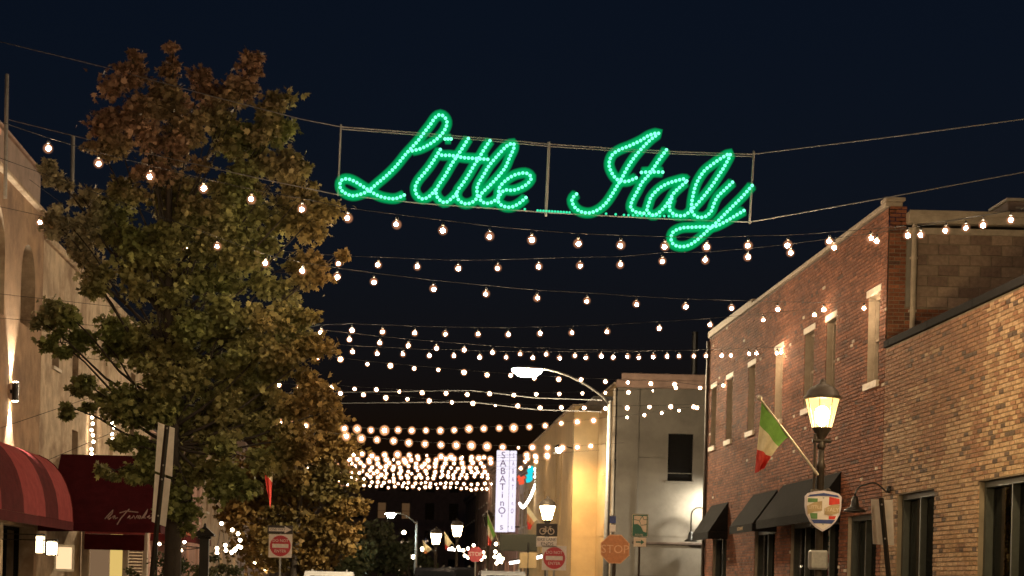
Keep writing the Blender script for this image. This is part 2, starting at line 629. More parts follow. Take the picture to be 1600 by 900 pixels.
def brick_face(parent, axis, const, a0, a1, z0, z1, sgn, ops, kind, singles, near, in_view=None):
    """running-bond bricks proud of their mortar; the singles that show largest are bricks of their own"""
    rows = []
    k = 0
    z = z0
    while z + BH * .5 < z1:
        zt = min(z + BH, z1)
        a = a0 - (0 if k % 2 == 0 else (BL + BJ) / 2)
        while a < a1:
            b0, b1 = max(a, a0), min(a + BL, a1)
            a += BL + BJ
            if b1 - b0 < .03:
                continue
            parts = [(b0, b1)]
            for o in ops:
                if zt > o[2] + .01 and z < o[3] - .01:
                    nx = []
                    for q0, q1 in parts:
                        if q1 <= o[0] or q0 >= o[1]:
                            nx.append((q0, q1))
                        else:
                            if q0 < o[0]:
                                nx.append((q0, o[0]))
                            if q1 > o[1]:
                                nx.append((o[1], q1))
                    parts = nx
            for q0, q1 in parts:
                if q1 - q0 > .025:
                    rows.append((q0, q1, z, zt))
        z += BH + BJ
        k += 1
    pick = set()
    if singles:
        full = [i for i, r in enumerate(rows) if r[1] - r[0] > BL - .002 and r[3] - r[2] > BH - .002 and (in_view is None or in_view(r))]
        full.sort(key=lambda i: near(rows[i]))
        pick = set(full[:singles])
    mb = MB()
    unit = {}
    for i, (q0, q1, c0, c1) in enumerate(rows):
        pr = .014 + random.uniform(-.003, .004)
        if random.random() < .01:
            pr = .004
        t = brick_tint(kind, q0, c0)

        def shape(mm, e0, e1, d0, d1, org):
            j = .004
            f = []
            for a, z, o in ((e0, d0, 0), (e1, d0, 0), (e1, d1, 0), (e0, d1, 0), (e0 + j, d0 + j, pr), (e1 - j, d0 + j, pr), (e1 - j, d1 - j, pr), (e0 + j, d1 - j, pr)):
                f.append((org + sgn * o, a, z) if axis == 'x' else (a, org + sgn * o, z))
            mm.poly(f, [(4, 5, 6, 7), (0, 1, 5, 4), (1, 2, 6, 5), (2, 3, 7, 6), (3, 0, 4, 7)], 0, t)
        if i in pick:
            key = random.randrange(24)
            if key not in unit:
                um = MB()
                shape(um, -BL / 2, BL / 2, -BH / 2, BH / 2, 0.0)
                unit[key] = um.mesh('brick', M['brick'])
            c = ((q0 + q1) / 2, (c0 + c1) / 2)
            link('brick', unit[key], parent, (const, c[0], c[1]) if axis == 'x' else (c[0], const, c[1]))
        else:
            shape(mb, q0, q1, c0, c1, const)
    o = mb.build('brickwork', M['brick'], parent)
    o['kind'] = 'stuff'
    return o

# ------------------------------------------------------------------ the setting
mb = MB()
mb.face([(-900, -60, -.06), (900, -60, -.06), (900, 1800, -.06), (-900, 1800, -.06)])
struct(mb.build('ground', M['ground']))
LC, RC = -2.9, 5.4         # kerb lines
mb = MB()
nx, ny = 8, 60
for i in range(ny):
    y0, y1 = -30 + i * 10, -20 + i * 10
    mb.face([(LC, y0, 0), (RC, y0, 0), (RC, y1, 0), (LC, y1, 0)])
mb.face([(RC, 54.2, 0), (60, 54.2, 0), (60, 71.5, 0), (RC, 71.5, 0)])
struct(mb.build('road', M['asphalt']))
mb = MB()
for y0, y1 in ((-30, 53.8), (72, 560)):
    y = y0
    while y < min(y1, 130):
        mb.bbox(RC + .17, RC + 2.05, y + .006, y + 1.79, -.05, .135, .012)
        mb.bbox(RC + 2.06, 9.3, y + .006, y + 1.79, -.05, .135, .012)
        y += 1.8
    if y < y1:
        mb.box(RC + .17, 9.3, y, y1, -.05, .135)
struct(mb.build('right_pavement', M['concrete']))
mb = MB()
y = -30
while y < 120:
    mb.bbox(LC - 1.85, LC - .17, y + .006, y + 1.79, -.05, .135, .012)
    mb.bbox(LC - 3.55, LC - 1.86, y + .006, y + 1.79, -.05, .135, .012)
    mb.bbox(-8.2, LC - 3.56, y + .006, y + 1.79, -.05, .135, .012)
    y += 1.8
mb.box(-8.2, LC - .17, y, 560, -.05, .135)
struct(mb.build('left_pavement', M['concrete']))
mb = MB()
for y0, y1 in ((-30, 53.8), (72, 130)):
    y = y0
    while y < y1:
        mb.bbox(RC, RC + .16, y + .004, min(y + 3, y1) - .004, -.05, .14, .02)
        y += 3
struct(mb.build('right_kerb', M['concrete']))
mb = MB()
y = -30
while y < 160:
    mb.bbox(LC - .16, LC, y + .004, y + 2.996, -.05, .14, .02)
    y += 3
struct(mb.build('left_kerb', M['concrete']))
mb = MB()
for i in range(40):
    y = -20 + i * 6
    mb.face([(1.15, y, .004), (1.27, y, .004), (1.27, y + 3, .004), (1.15, y + 3, .004)])
for x in (-.9, 3.4):
    mb.face([(x, -20, .004), (x + .1, -20, .004), (x + .1, 52, .004), (x, 52, .004)])
for i in range(9):
    x = LC + .5 + i * .9
    mb.face([(x, 53.2, .004), (x + .45, 53.2, .004), (x + .45, 56, .004), (x, 56, .004)])
struct(mb.build('road_marking', M['paint_white']))

# ------------------------------------------------------------------ near brick building (right, one storey)
RL = 9.4
IN2 = lambda r: 0 <= CX + (RL * F / r[0]) * CR + ((r[2] - CAMZ) * F / r[0]) * SR <= 1604 and (r[2] - CAMZ) / r[0] * F > 26
b2 = thing('brick_building', (RL, 30, 0), 'one storey building of whitewashed worn bricks with black coping and large dark windows', 'building')
ops2 = [(30.7, 32.9, .5, 3.38, False), (25.9, 28.4, .5, 3.38, False), (20.6, 23.4, .5, 3.38, False), (15.4, 18.2, .5, 3.38, False)]
mb = MB()
wall(mb, 'x', RL, 12, 33.95, 0, 6.2, ops2, .22, -1, 0)
mb.box(RL, 22, 11.98, 12, 0, 6.2)
mb.build('wall', M['mortar_pale'], b2)
mb = MB()
mb.box(RL + .3, 22, 12, 33.9, 6.1, 6.16)
mb.build('roof', M['roof'], b2)
mb = MB()
y = 12
while y < 33.9:
    mb.bbox(RL - .06, RL + .3, y + .003, min(y + 2.4, 33.93) - .003, 6.2, 6.34, .012)
    y += 2.4
mb.build('coping', M['coping'], b2)
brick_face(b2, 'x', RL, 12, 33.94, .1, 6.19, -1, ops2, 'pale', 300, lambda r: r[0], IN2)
for o in ops2:
    w = window(b2, 'x', RL, o[0], o[1], o[2], o[3], -1, M['shop_frame'], M['clear_glass'], .2, .1, False, None, 1, deep=.12)

mb = MB()
mb.box(13.4, 13.5, 12.2, 33.8, 0, 4.2)
mb.box(RL + .25, 13.4, 12.2, 33.8, 4.0, 4.1)
mb.box(RL + .25, 13.4, 29.4, 29.5, 0, 3.99)
mb.box(RL + .25, 13.4, 24.6, 24.7, 0, 3.99)
mb.build('partition', M['brown3'], b2)

# ------------------------------------------------------------------ two storey brick building beyond it
y0b, y1b = 33.96, 52.6
b1 = thing('brick_building', (RL, 43, 0), 'two storey red brick building with cream window jambs and black awnings at the street corner', 'building')
wins = [(34.4, 35.25), (37.75, 38.55), (39.65, 40.55), (42.75, 43.6), (45.95, 46.8), (48.9, 49.75), (51.3, 52.1)]
gops = [(34.25, 36.4, .3, 3.1, False), (37.1, 41.5, .2, 3.1, False), (43.15, 45.5, .2, 3.05, False), (49.25, 51.3, .2, 3.05, False)]
ops1 = [(a, b, 5.66, 7.35, False) for a, b in wins] + gops
mb = MB()
wall(mb, 'x', RL, y0b, y1b, 0, 8.9, ops1, .2, -1, 0, 1)
mb.box(RL, 22, y1b, y1b + .02, 0, 8.9)
mb.build('wall', [M['mortar'], M['jamb']], b1)
brick_face(b1, 'x', RL, y0b, y1b - .01, .1, 8.9, -1, ops1, 'red', 300, lambda r: r[0] - r[2] * .2, lambda r: r[2] > 6.3)
mb = MB()
wall(mb, 'y', y0b, RL + .015, 20, 6.0, 8.5, (), .1, -1, 0)
mb.build('side_wall', M['mortar_pale'], b1)
# brick returns of the side wall: the corner pier and the low band
rows = [('y', RL + .02, 9.74, 6.3, 8.9), ('y', 9.745, 11.6, 6.3, 6.98)]
for ax, a0, a1, c0, c1 in rows:
    brick_face(b1, 'y', y0b, a0, a1, c0, c1, -1, (), 'red', 0, lambda r: 0)
mb = MB()
mb.bbox(9.75, 9.93, y0b - .02, y0b + .01, 7.0, 8.38, .006)
mb.build('render_patch', M['stucco_grey'], b1)
# cinder blocks, each its own piece
for k in range(7):
    x = 9.95 - (0 if k % 2 else .2)
    while x < 12.5:
        xa, xb = max(x, 9.95), x + .39
        if xb - xa > .1:
            mb = MB()
            c = random.choice([(.22, .155, .115), (.195, .135, .10), (.24, .17, .125), (.17, .115, .088)])
            kk = random.uniform(.9, 1.12)
            z = 7.0 + k * .2
            pr = random.uniform(.012, .022)
            j = .006
            xa += .004
            vs = [(xa, y0b, z + .004), (xb, y0b, z + .004), (xb, y0b, z + .19), (xa, y0b, z + .19), (xa + j, y0b - pr, z + .004 + j), (xb - j, y0b - pr, z + .004 + j), (xb - j, y0b - pr, z + .19 - j), (xa + j, y0b - pr, z + .19 - j)]
            mb.poly(vs, [(4, 5, 6, 7), (0, 1, 5, 4), (1, 2, 6, 5), (2, 3, 7, 6), (3, 0, 4, 7)], 0, tuple(q * kk for q in c))
            mb.build('cinder_block', M['block'], b1)
        x += .4
mb = MB()
mb.bbox(9.72, 20, y0b - .2, y0b + .02, 8.56, 8.78, .02)
mb.bbox(9.73, 20, y0b - .23, y0b - .19, 8.7, 8.8, .01)
mb.build('gutter', M['jamb'], b1)
mb = MB()
mb.bbox(9.72, 20, y0b - .06, y0b - .005, 8.38, 8.5, .01)
mb.build('fascia', M['jamb'], b1)
mb = MB()
mb.tube([(9.87, y0b - .1, 8.62), (9.87, y0b - .08, 8.45), (9.865, y0b - .08, 6.34)], .052, 10)
for z in (7.9, 6.9):
    mb.bbox(9.80, 9.94, y0b - .09, y0b, z, z + .04, .004)
mb.build('downpipe', M['jamb'], b1)
mb = MB()
y = y0b
while y < y1b - .01:
    e = min(y + 1.55, y1b)
    up = .0 if y < 46 else .1
    mb.bbox(RL - .07, RL + .26, y + .003, e - .003, 8.9, 8.99 + up, .012)
    y += 1.55
mb.build('coping', M['jamb'], b1)
mb = MB()
mb.bbox(RL - .08, RL + .3, y0b - .05, y0b + .32, 8.995, 9.07, .012)
mb.build('corner_cap', M['jamb'], b1)
mb = MB()
mb.box(RL + .3, 22, y0b, y1b, 8.6, 8.7)
mb.build('roof', M['roof'], b1)
for a, b in wins:
    w = window(b1, 'x', RL, a, b, 5.66, 7.35, -1, M['jamb'], M['glass'], .2, .055, True, .13, deep=.07)
    mb = MB()
    mb.bbox(RL - .025, RL + .02, a - .09, b + .09, 7.36, 7.5, .008)
    mb.build('lintel', M['trim'], w)
for i, o in enumerate(gops):
    w = window(b1, 'x', RL, o[0], o[1], o[2], o[3], -1, M['shop_frame'], M['clear_glass'], .19, .1, False, None, [1, 3, 1, 1][i], name='shop_window', deep=.12)
mb = MB()
mb.box(12.9, 13.0, y0b + .1, y1b - .1, 0, 4.2)
mb.box(RL + .25, 12.9, y0b + .1, y1b - .1, 4.0, 4.1)
for yy in (36.7, 42.2, 47.4):
    mb.box(RL + .25, 12.9, yy, yy + .1, 0, 3.99)
mb.build('partition', M['brown2'], b1)
mb = MB()
mb.tube([(RL - .07, y1b - .08, 8.8), (RL - .07, y1b - .08, .3)], .05, 8)
mb.build('corner_downpipe', M['metal_dark'], b1)


def shed_awning(d0, d1, zt, zb, proj, label, valance=.2):
    t = thing('black_awning', (RL, (d0 + d1) / 2, zb), label, 'awning', 'black canvas awnings on the brick building')
    mb = MB()
    n = 9
    xf = RL - proj
    front = []
    for i in range(n + 1):
        y = d0 + (d1 - d0) * i / n
        sag = .03 * (.5 - abs((i % 3) - 1.5) / 3)
        front.append((y, sag))
    for (ya, sa), (yb, sb) in zip(front[:-1], front[1:]):
        mb.face([(RL - .02, ya, zt), (xf + .0, ya, zb - sa * .3), (xf, yb, zb - sb * .3), (RL - .02, yb, zt)])
    mb.face([(RL - .02, d0, zt), (RL - .02, d0, zb), (xf, d0, zb)])
    mb.face([(RL - .02, d1, zt), (RL - .02, d1, zb), (xf, d1, zb)])
    mb.build('canopy', M['awning_black'], t)
    mb = MB()
    for (ya, sa), (yb, sb) in zip(front[:-1], front[1:]):
        mb.box(xf - .012, xf + .002, ya, yb, zb - valance, zb - .004)
    mb.box(xf + .004, RL - .02, d0 - .008, d0 + .004, zb - valance, zb - .004)
    mb.build('valance', M['awning_black'], t)
    mb = MB()
    mb.tube([(RL - .03, d0 + .05, zb - .03), (xf + .03, d0 + .05, zb - .03), (xf + .03, d1 - .05, zb - .03), (RL - .03, d1 - .05, zb - .03)], .018, 6)
    mb.build('awning_frame', M['metal_black'], t)
    return t


aw = [shed_awning(49.1, 51.6, 3.95, 3.12, .55, 'smallest black awning at the far corner of the red brick building'),
      shed_awning(42.95, 45.8, 3.98, 3.16, .6, 'middle sized black awning between the smallest one and the longest one'),
      shed_awning(37.0, 42.4, 4.05, 3.2, .62, 'longest black awning behind the street lantern with the shield sign')]
text('awning_lettering', 'RISTORANTE', .12, M['sgold'], aw[1], (RL - .615, 44.4, 3.06), face='-X', depth=.002)


def gooseneck(y, x_out, z, label, zarm, lit=None, aim=None):
    t = thing('gooseneck_lamp', (RL, y, z), label, 'wall lamp', 'gooseneck lamps on the brick walls')
    a = MB()
    xs = RL - x_out
    pts = [(RL - .01, y, zarm)]
    for i in range(9):
        q = i / 8
        pts.append((RL - .08 - (x_out - .25) * q, y, zarm - .05 + .12 * q + .1 * math.sin(q * math.pi)))
    for i in range(1, 7):
        q = math.pi / 2 * i / 6
        pts.append((xs + .17 - .17 * math.sin(q), y, zarm + .07 - .2 * (1 - math.cos(q))))
    pts.append((xs, y, z + .3))
    a.tube(pts, .016, 8)
    a.lathe((RL - .03, y, zarm - .07), [(.0, 0), (.05, .02), (.05, .12), (0, .14)], 10)
    a.build('arm', M['metal_black'], t, True)
    s = MB()
    s.lathe((xs, y, z), [(.2, 0), (.205, .02), (.17, .05), (.08, .1), (.065, .2), (.05, .28), (.02, .3)], 20)
    s.build('shade', M['metal_black'], t, True)
    e = MB()
    e.lathe((xs, y, z - .012), [(.001, 0), (.10, .0), (.10, .008), (.001, .01)], 14)
    e.build('bulb', lit or M['glass'], t)
    return t


gooseneck(33.4, .66, 3.07, 'gooseneck wall lamp with wide black shade next to the back of the grey parking signs', 3.5)
gl = gooseneck(22.6, .9, 5.75, 'lit gooseneck wall lamp high on the whitewashed brick wall', 6.0, M['floodlamp'])


def spot(name, pos, target, energy, angle, col, blend=.4, radius=.05, parent=None):
    ld = bpy.data.lights.new(name, 'SPOT')
    ld.energy = energy
    ld.spot_size = math.radians(angle)
    ld.spot_blend = blend
    ld.color = col
    ld.shadow_soft_size = radius
    o = bpy.data.objects.new(name, ld)
    COL.objects.link(o)
    o.rotation_euler = (Vector(target) - Vector(pos)).to_track_quat('-Z', 'Y').to_euler()
    if parent:
        o.parent = parent
        o.location = Vector(pos) - wloc(parent)
    else:
        o.location = pos
    return o


spot('lamp_light', (RL - .9, 22.6, 5.72), (RL + .1, 26.9, 3.6), 900, 120, (1, .74, .38), .9, .1, gl)

# roof things on the brick building
t = thing('roof_vent', (11.35, 36, 8.7), 'small square vent box on the roof above the cream gutter', 'roof vent')
mb = MB().bbox(11.15, 11.5, 35.8, 36.2, 8.7, 9.17, .02)
mb.build('duct', M['stucco_b'], t)
mb = MB().bbox(11.1, 11.55, 35.75, 36.25, 9.175, 9.22, .01)
mb.build('cap', M['trim'], t)
t = thing('rooftop_unit', (12.9, 36.5, 8.7), 'brown boxy air handling unit standing on the brick building roof', 'air conditioner')
mb = MB().bbox(12.35, 13.6, 36, 37, 8.75, 9.5, .02)
mb.build('housing', M['brown2'], t)
mb = MB()
for i in range(6):
    mb.bbox(12.5, 13.4, 35.98, 36.0, 8.9 + i * .09, 8.94 + i * .09, .004)
mb.bbox(12.3, 13.65, 35.95, 37.05, 9.5, 9.56, .01)
mb.build('grille', M['trim'], t)
mb = MB()
mb.tube([(12.02, 36, 8.7), (12.02, 36, 9.1), (12.3, 36, 9.2)], .03, 8)
mb.build('pipe', M['galv'], t)

# ------------------------------------------------------------------ grey and ochre corner building across the side street
c3 = thing('corner_building', (9.4, 78, 0), 'rendered corner building with grey gable wall and ochre street front', 'building')
G = 74.0
gw = [(11.6, 12.63, 5.95, 7.9, False)]
mb = MB()
wall(mb, 'y', G, 9.45, 22, 0, 9.75, gw, .2, -1, 0)
mb.build('gable_wall', M['stucco_grey'], c3)
mb = MB()
mb.bbox(9.4, 22, G - .06, G + .2, 9.76, 10.1, .03)
mb.bbox(9.62, 22, G - .02, G + .2, 10.1, 10.36, .03)
mb.build('parapet', M['brown'], c3)
mb = MB()
for z in (3.65, 6.25, 8.4):
    mb.box(9.46, 22, G - .012, G + .01, z, z + .03)
mb.build('joint_bead', M['stucco_grey'], c3)
mb = MB().bbox(10.3, 13.4, G - .05, G + .02, 2.0, 3.3, .02)
mb.build('panel', M['stucco_grey'], c3)
mb = MB().bbox(10.2, 13.5, G - .12, G + .02, 3.31, 3.42, .02)
mb.build('panel_head', M['brown3'], c3)
window(c3, 'y', G, 11.6, 12.63, 5.95, 7.9, -1, M['trim_dark'], M['trim_dark'], .18, .06, True, None)
slots = [(75.0, 75.5, 4.6, 6.7, False), (76.4, 76.9, 4.6, 6.7, False)]
mb = MB()
wall(mb, 'x', 9.4, G, 80, 0, 9.9, slots, .25, -1)
mb.build('street_wall', M['stucco_tan'], c3)
mb = MB().box(8.32, 9.4, 80, 80.02, 0, 9.55)
mb.build('bay_return', M['stucco_tan'], c3)
slots2 = [(85.0, 85.55, 4.4, 8.2, False), (87.4, 87.95, 4.4, 8.2, False), (93.5, 94.1, 4.4, 6.4, False), (95.6, 96.2, 2.2, 4.0, False)]
mb = MB()
wall(mb, 'x', 8.3, 80, 104, 0, 9.5, slots2, .25, -1)
mb.build('bay_wall', M['stucco_tan'], c3)
for o in slots:
    window(c3, 'x', 9.4, o[0], o[1], o[2], o[3], -1, M['trim_dark'], M['glass'], .22, .05, False, None)
for o in slots2:
    window(c3, 'x', 8.3, o[0], o[1], o[2], o[3], -1, M['trim_dark'], M['glass'], .22, .05, False, None)
mb = MB()
mb.bbox(8.22, 8.5, 80, 89, 9.51, 9.62, .02)
mb.bbox(8.22, 8.5, 89.02, 104, 9.51, 9.58, .02)
mb.bbox(8.51, 9.4, 79.95, 80.2, 9.56, 9.64, .02)
mb.bbox(9.32, 9.6, G + .21, 79.9, 9.91, 10.0, .02)
mb.build('coping', M['stucco_b'], c3)
mb = MB()
for z in (3.7, 6.4):
    mb.box(8.286, 8.31, 80.02, 104, z, z + .04)
    mb.box(8.33, 9.38, 79.985, 80.0, z, z + .04)
    mb.box(9.386, 9.41, G + .02, 79.9, z, z + .04)
mb.build('joint_bead', M['stucco_tan'], c3)
mb = MB().box(8.5, 22, G + .2, 104, 9.3, 9.4)
mb.build('roof', M['roof'], c3)
mb = MB()
mb.tube([(9.33, G - .06, 9.7), (9.33, G - .06, .2)], .06, 8)
mb.build('downpipe', M['trim'], c3)

FL = P(873, 703, 78.2)
mb = MB()
mb.tube([(10.35, G - .05, 9.7), (10.35, G - .05, 3.45)], .035, 6)
mb.tube([(10.38, G - .05, 6.9), (11.5, G - .05, 6.9)], .025, 6)
for z in (9.0, 7.6, 6.0, 4.4):
    mb.bbox(10.29, 10.41, G - .09, G - .012, z, z + .05, .004)
mb.build('conduit', M['stucco_grey'], c3)
mb = MB().bbox(13.1, 13.5, G - .04, G + .01, 8.75, 9.05, .01)
for i in range(5):
    mb.bbox(13.13, 13.47, G - .06, G - .041, 8.78 + i * .05, 8.81 + i * .05, .003)
mb.build('vent_grille', M['galv'], c3)
mb = MB().bbox(11.5, 12.73, G - .07, G + .05, 5.86, 5.945, .01)
mb.build('window_sill', M['stucco_grey'], c3)

t = thing('wall_floodlight', FL, 'glaring floodlight on the ochre street front beside tall slot windows', 'floodlight')
mb = MB()
mb.tube([(8.3, 80.3, FL.z + .25), (FL.x + .1, FL.y + .6, FL.z + .25), (FL.x, FL.y, FL.z + .2)], .03, 6)
mb.lathe((FL.x, FL.y, FL.z + .08), [(.2, 0), (.2, .03), (.1, .12), (.05, .16)], 14)
mb.build('housing', M['metal_black'], t)
mb = MB()
mb.ball(FL, .13, 12, 8)
mb.build('lens', M['walllamp'], t, True)
spot('lamp_light', (FL.x, FL.y, FL.z - .16), (FL.x + .5, FL.y + 1.2, 0), 800, 168, (1, .66, .28), .7, .1, t)

t = thing('wall_light', (14.0, 73.5, 5.0), 'bright bracket light washing the grey gable wall', 'wall lamp')
mb = MB()
mb.tube([(13.75, 74.0, 5.35), (13.75, 73.6, 5.4)], .03, 6)
mb.bbox(13.6, 13.9, 73.4, 73.7, 5.3, 5.42, .02)
mb.build('housing', M['metal_black'], t)
mb = MB().bbox(13.62, 13.88, 73.42, 73.68, 5.24, 5.29, .01)
mb.build('lens', M['walllamp'], t)
spot('lamp_light', (13.5, 73.0, 5.2), (12.9, 74.1, 4.3), 520, 160, (1, .93, .74), .9, .1, t)

t = thing('gooseneck_lamp', (12.6, 74, 3.5), 'dark gooseneck lamp with bell shade in front of the grey gable wall', 'wall lamp', 'gooseneck lamps on the grey wall')
mb = MB()
pts = [(13.6, 73.95, 4.55), (13.3, 73.5, 4.75)]
for i in range(9):
    q = math.pi * i / 8
    pts.append((12.85 + .33 * math.cos(q), 73.4, 4.55 + .3 * math.sin(q)))
pts.append((12.52, 73.4, 3.85))
mb.tube(pts, .03, 8)
mb.build('arm', M['metal_black'], t, True)
mb = MB()
mb.lathe((12.52, 73.4, 3.45), [(.26, 0), (.26, .04), (.14, .12), (.1, .34), (.05, .42)], 16)
mb.build('shade', M['metal_black'], t, True)

t = thing('roof_tank', (13.3, 76, 9.4), 'dark water tank and pipe on the roof of the corner building', 'tank')
mb = MB()
mb.lathe((14.0, 76, 9.4), [(.7, 0), (.7, .9), (.5, 1.15), (.1, 1.25)], 16)
mb.build('drum', M['brown3'], t, True)
mb = MB()
mb.tube([(12.7, 74.6, 9.4), (12.7, 74.6, 12.2)], .12, 8)
mb.build('flue', M['metal_black'], t)

# ------------------------------------------------------------------ the row behind
def rowhouse(y0, y1, lat, z, label, m, sgn=-1, floors=3, nw=3, lit=(), gable=False, back=16, roofm=None, frame=None, cat='building', name='row_house', front=True, window_z=(1.1, 1.7)):
    t = thing(name, (lat, (y0 + y1) / 2, 0), label, cat, 'buildings down the street')
    ops = []
    fh = (z - .6) / floors
    for f in range(floors):
        for i in range(nw):
            c = y0 + (y1 - y0) * (i + .5) / nw
            w = min(.55, (y1 - y0) / nw * .28)
            ops.append((c - w, c + w, .5 + f * fh + (0.4 if f else 0), .5 + f * fh + min(fh * .78, 2.5), False))
    mb = MB()
    wall(mb, 'x', lat, y0, y1, 0, z, ops, .2, sgn)
    x1 = lat - sgn * back
    for yy in (y0, y1):
        if gable:
            mb.face([(lat, yy, 0), (x1, yy, 0), (x1, yy, z), ((lat + x1) / 2, yy, z + 3.2), (lat, yy, z)])
        else:
            mb.face([(lat, yy, 0), (x1, yy, 0), (x1, yy, z), (lat, yy, z)])
    mb.build('wall', m, t)
    mb = MB()
    if gable:
        xm = (lat + x1) / 2
        xo = lat + sgn * .3
        mb.face([(xo, y0 - .1, z - .1), (xo, y1 + .1, z - .1), (xm, y1 + .1, z + 3.25), (xm, y0 - .1, z + 3.25)])
        mb.face([(x1, y0 - .1, z - .1), (x1, y1 + .1, z - .1), (xm, y1 + .1, z + 3.25), (xm, y0 - .1, z + 3.25)])
    else:
        xs = sorted((lat, x1))
        mb.box(xs[0], xs[1], y0, y1, z + .002, z + .1)
    mb.build('roof', roofm or M['roof'], t)
    mb = MB()
    xs = sorted((lat + sgn * .3, lat - sgn * .02))
    mb.bbox(xs[0], xs[1], y0 + .01, y1 - .01, z - .4, z - .12, .04)
    xs = sorted((lat + sgn * .16, lat - sgn * .02))
    mb.bbox(xs[0], xs[1], y0 + .02, y1 - .02, z - .65, z - .42, .03)
    mb.build('cornice', frame or M['brown2'], t)
    for i, o in enumerate(ops):
        pm = M['lit_room'] if i in lit else M['glass']
        window(t, 'x', lat, o[0], o[1], o[2], o[3], sgn, frame or M['trim'], pm, .18, .06, True, .1)
    return t


rowhouse(104.2, 113, 8.4, 8.8, 'dim tan house with a flat cornice just past the ochre front', M['stucco_b'], floors=2, nw=3, lit=(0, 1))
rowhouse(113.2, 124, 8.3, 8.2, 'gabled house with pinkish walls behind the tall white lit sign', M['pink'], floors=2, nw=4, lit=(0, 2, 3), gable=True)
rowhouse(124.2, 138, 8.1, 10.4, 'brown three storey house beyond the tall white lit sign', M['brown2'], floors=3, nw=4, lit=(1, 2))
rowhouse(138.2, 153, 7.9, 10.9, 'dark brown three storey house with a bracketed cornice', M['brown'], floors=3, nw=4, lit=(0, 3))
rowhouse(153.2, 172, 7.7, 9.6, 'low brown house farthest along the lit side of the street', M['brown3'], floors=3, nw=5, lit=(2,))
# the dark block that closes the street
t = thing('street_end_block', (4, 232, 0), 'wide dark brown block closing the far end of the street', 'building', 'buildings down the street')
mb = MB()
eo = []
for f in range(4):
    for i in range(11):
        c = -16 + i * 3.1
        eo.append((c - .6, c + .6, 2.2 + f * 3.6, 4.4 + f * 3.6, False))
wall(mb, 'y', 232, -18, 18, 0, 16.5, eo, .25, -1)
mb.build('wall', M['brown'], t)
mb = MB()
mb.bbox(-18.2, 18.2, 231.5, 250, 16.5, 17.1, .1)
mb.build('roof', M['roof'], t)
for i, o in enumerate(eo):
    window(t, 'y', 232, o[0], o[1], o[2], o[3], -1, M['brown3'], M['lit_far'] if i in (4, 6, 9, 14, 16, 20, 27, 28, 31) else M['glass'], .2, .1, True, None)
rowhouse(100, 128, -8.2, 9.2, 'brown brick house behind the golden street tree', M['brown2'], 1, floors=2, nw=6, lit=(1, 4))
rowhouse(128.3, 160, -7.9, 10.3, 'dark house beside the far cool street light', M['brown3'], 1, floors=3, nw=6, lit=(2,))

# ------------------------------------------------------------------ left: stucco restaurant with arches
LL = -8.2
l1 = thing('arcaded_building', (LL, 30, 0), 'tall tan stucco restaurant front with arched openings lit by a narrow wall lamp', 'building')
LA = [(36.0, 38.0, 7.0, 9.3, True), (39.7, 41.3, 7.1, 8.95, True), (32.0, 34.2, 7.0, 9.3, True), (28, 30.2, 7, 9.3, True), (24, 26.2, 7, 9.3, True)]
lower = [(37.9, 41.9, .3, 2.6, False), (34.2, 37.2, .4, 2.6, False), (27, 33, .4, 2.6, False)]
mb = MB()
wall(mb, 'x', LL, 14, 42.2, 0, 9.9, LA + lower, .45, 1, 0, 1)
mb.face([(LL, 42.2, 0), (-20, 42.2, 0), (-20, 42.2, 9.9), (LL, 42.2, 9.9)])
mb.build('wall', [M['stucco'], M['stucco_b']], l1)
mb = MB()
mb.bbox(LL - .3, LL + .12, 14, 42.2, 9.9, 10.02, .03)
mb.build('cornice', M['stucco_b'], l1)
mb = MB()
mb.bbox(LL - .6, LL - .1, 14, 42.15, 10.02, 10.92, .02)
mb.build('parapet', M['brown2'], l1)
mb = MB()
y = 14
while y < 42:
    mb.bbox(LL - .66, LL - .04, y + .004, min(y + 2.8, 42.2) - .004, 10.925, 11.0, .015)
    y += 2.8
mb.build('coping', M['brown'], l1)
for o in LA:
    window(l1, 'x', LL, o[0] + .01, o[1] - .01, o[2] + .01, o[3] - .1, 1, M['trim_dark'], M['trim_dark'], .5, .07, True, None, 1, name='arched_window')
for o in lower:
    window(l1, 'x', LL, o[0], o[1], o[2], o[3], 1, M['trim_dark'], M['glass'], .4, .08, False, None, 2, name='shop_window')
mb = MB()
mb.bbox(LL - .05, LL + .16, 37.3, 37.75, 0.13, 2.6, .02)
mb.build('pilaster', M['stucco_b'], l1)
mb = MB()
mb.tube([P(8, 310, 35.3), P(9.5, 200, 35.3), P(11, 116, 35.3)], .04, 8)
mb.bbox(LL - .01, LL + .3, 35.25, 35.35, 9.0, 9.04, .004)
mb.build('conduit', M['galv'], l1)
mb = MB()
mb.tube([P(113, 268, 44), P(114, 212, 44)], .05, 8)
mb.tube([P(113, 266, 44) - Vector((0, 0, .7)), P(113, 266, 44)], .05, 8)
po = mb.build('roof_post', M['galv'])
tag(po, 'slim steel post standing on the roof beside the tree top', 'post')

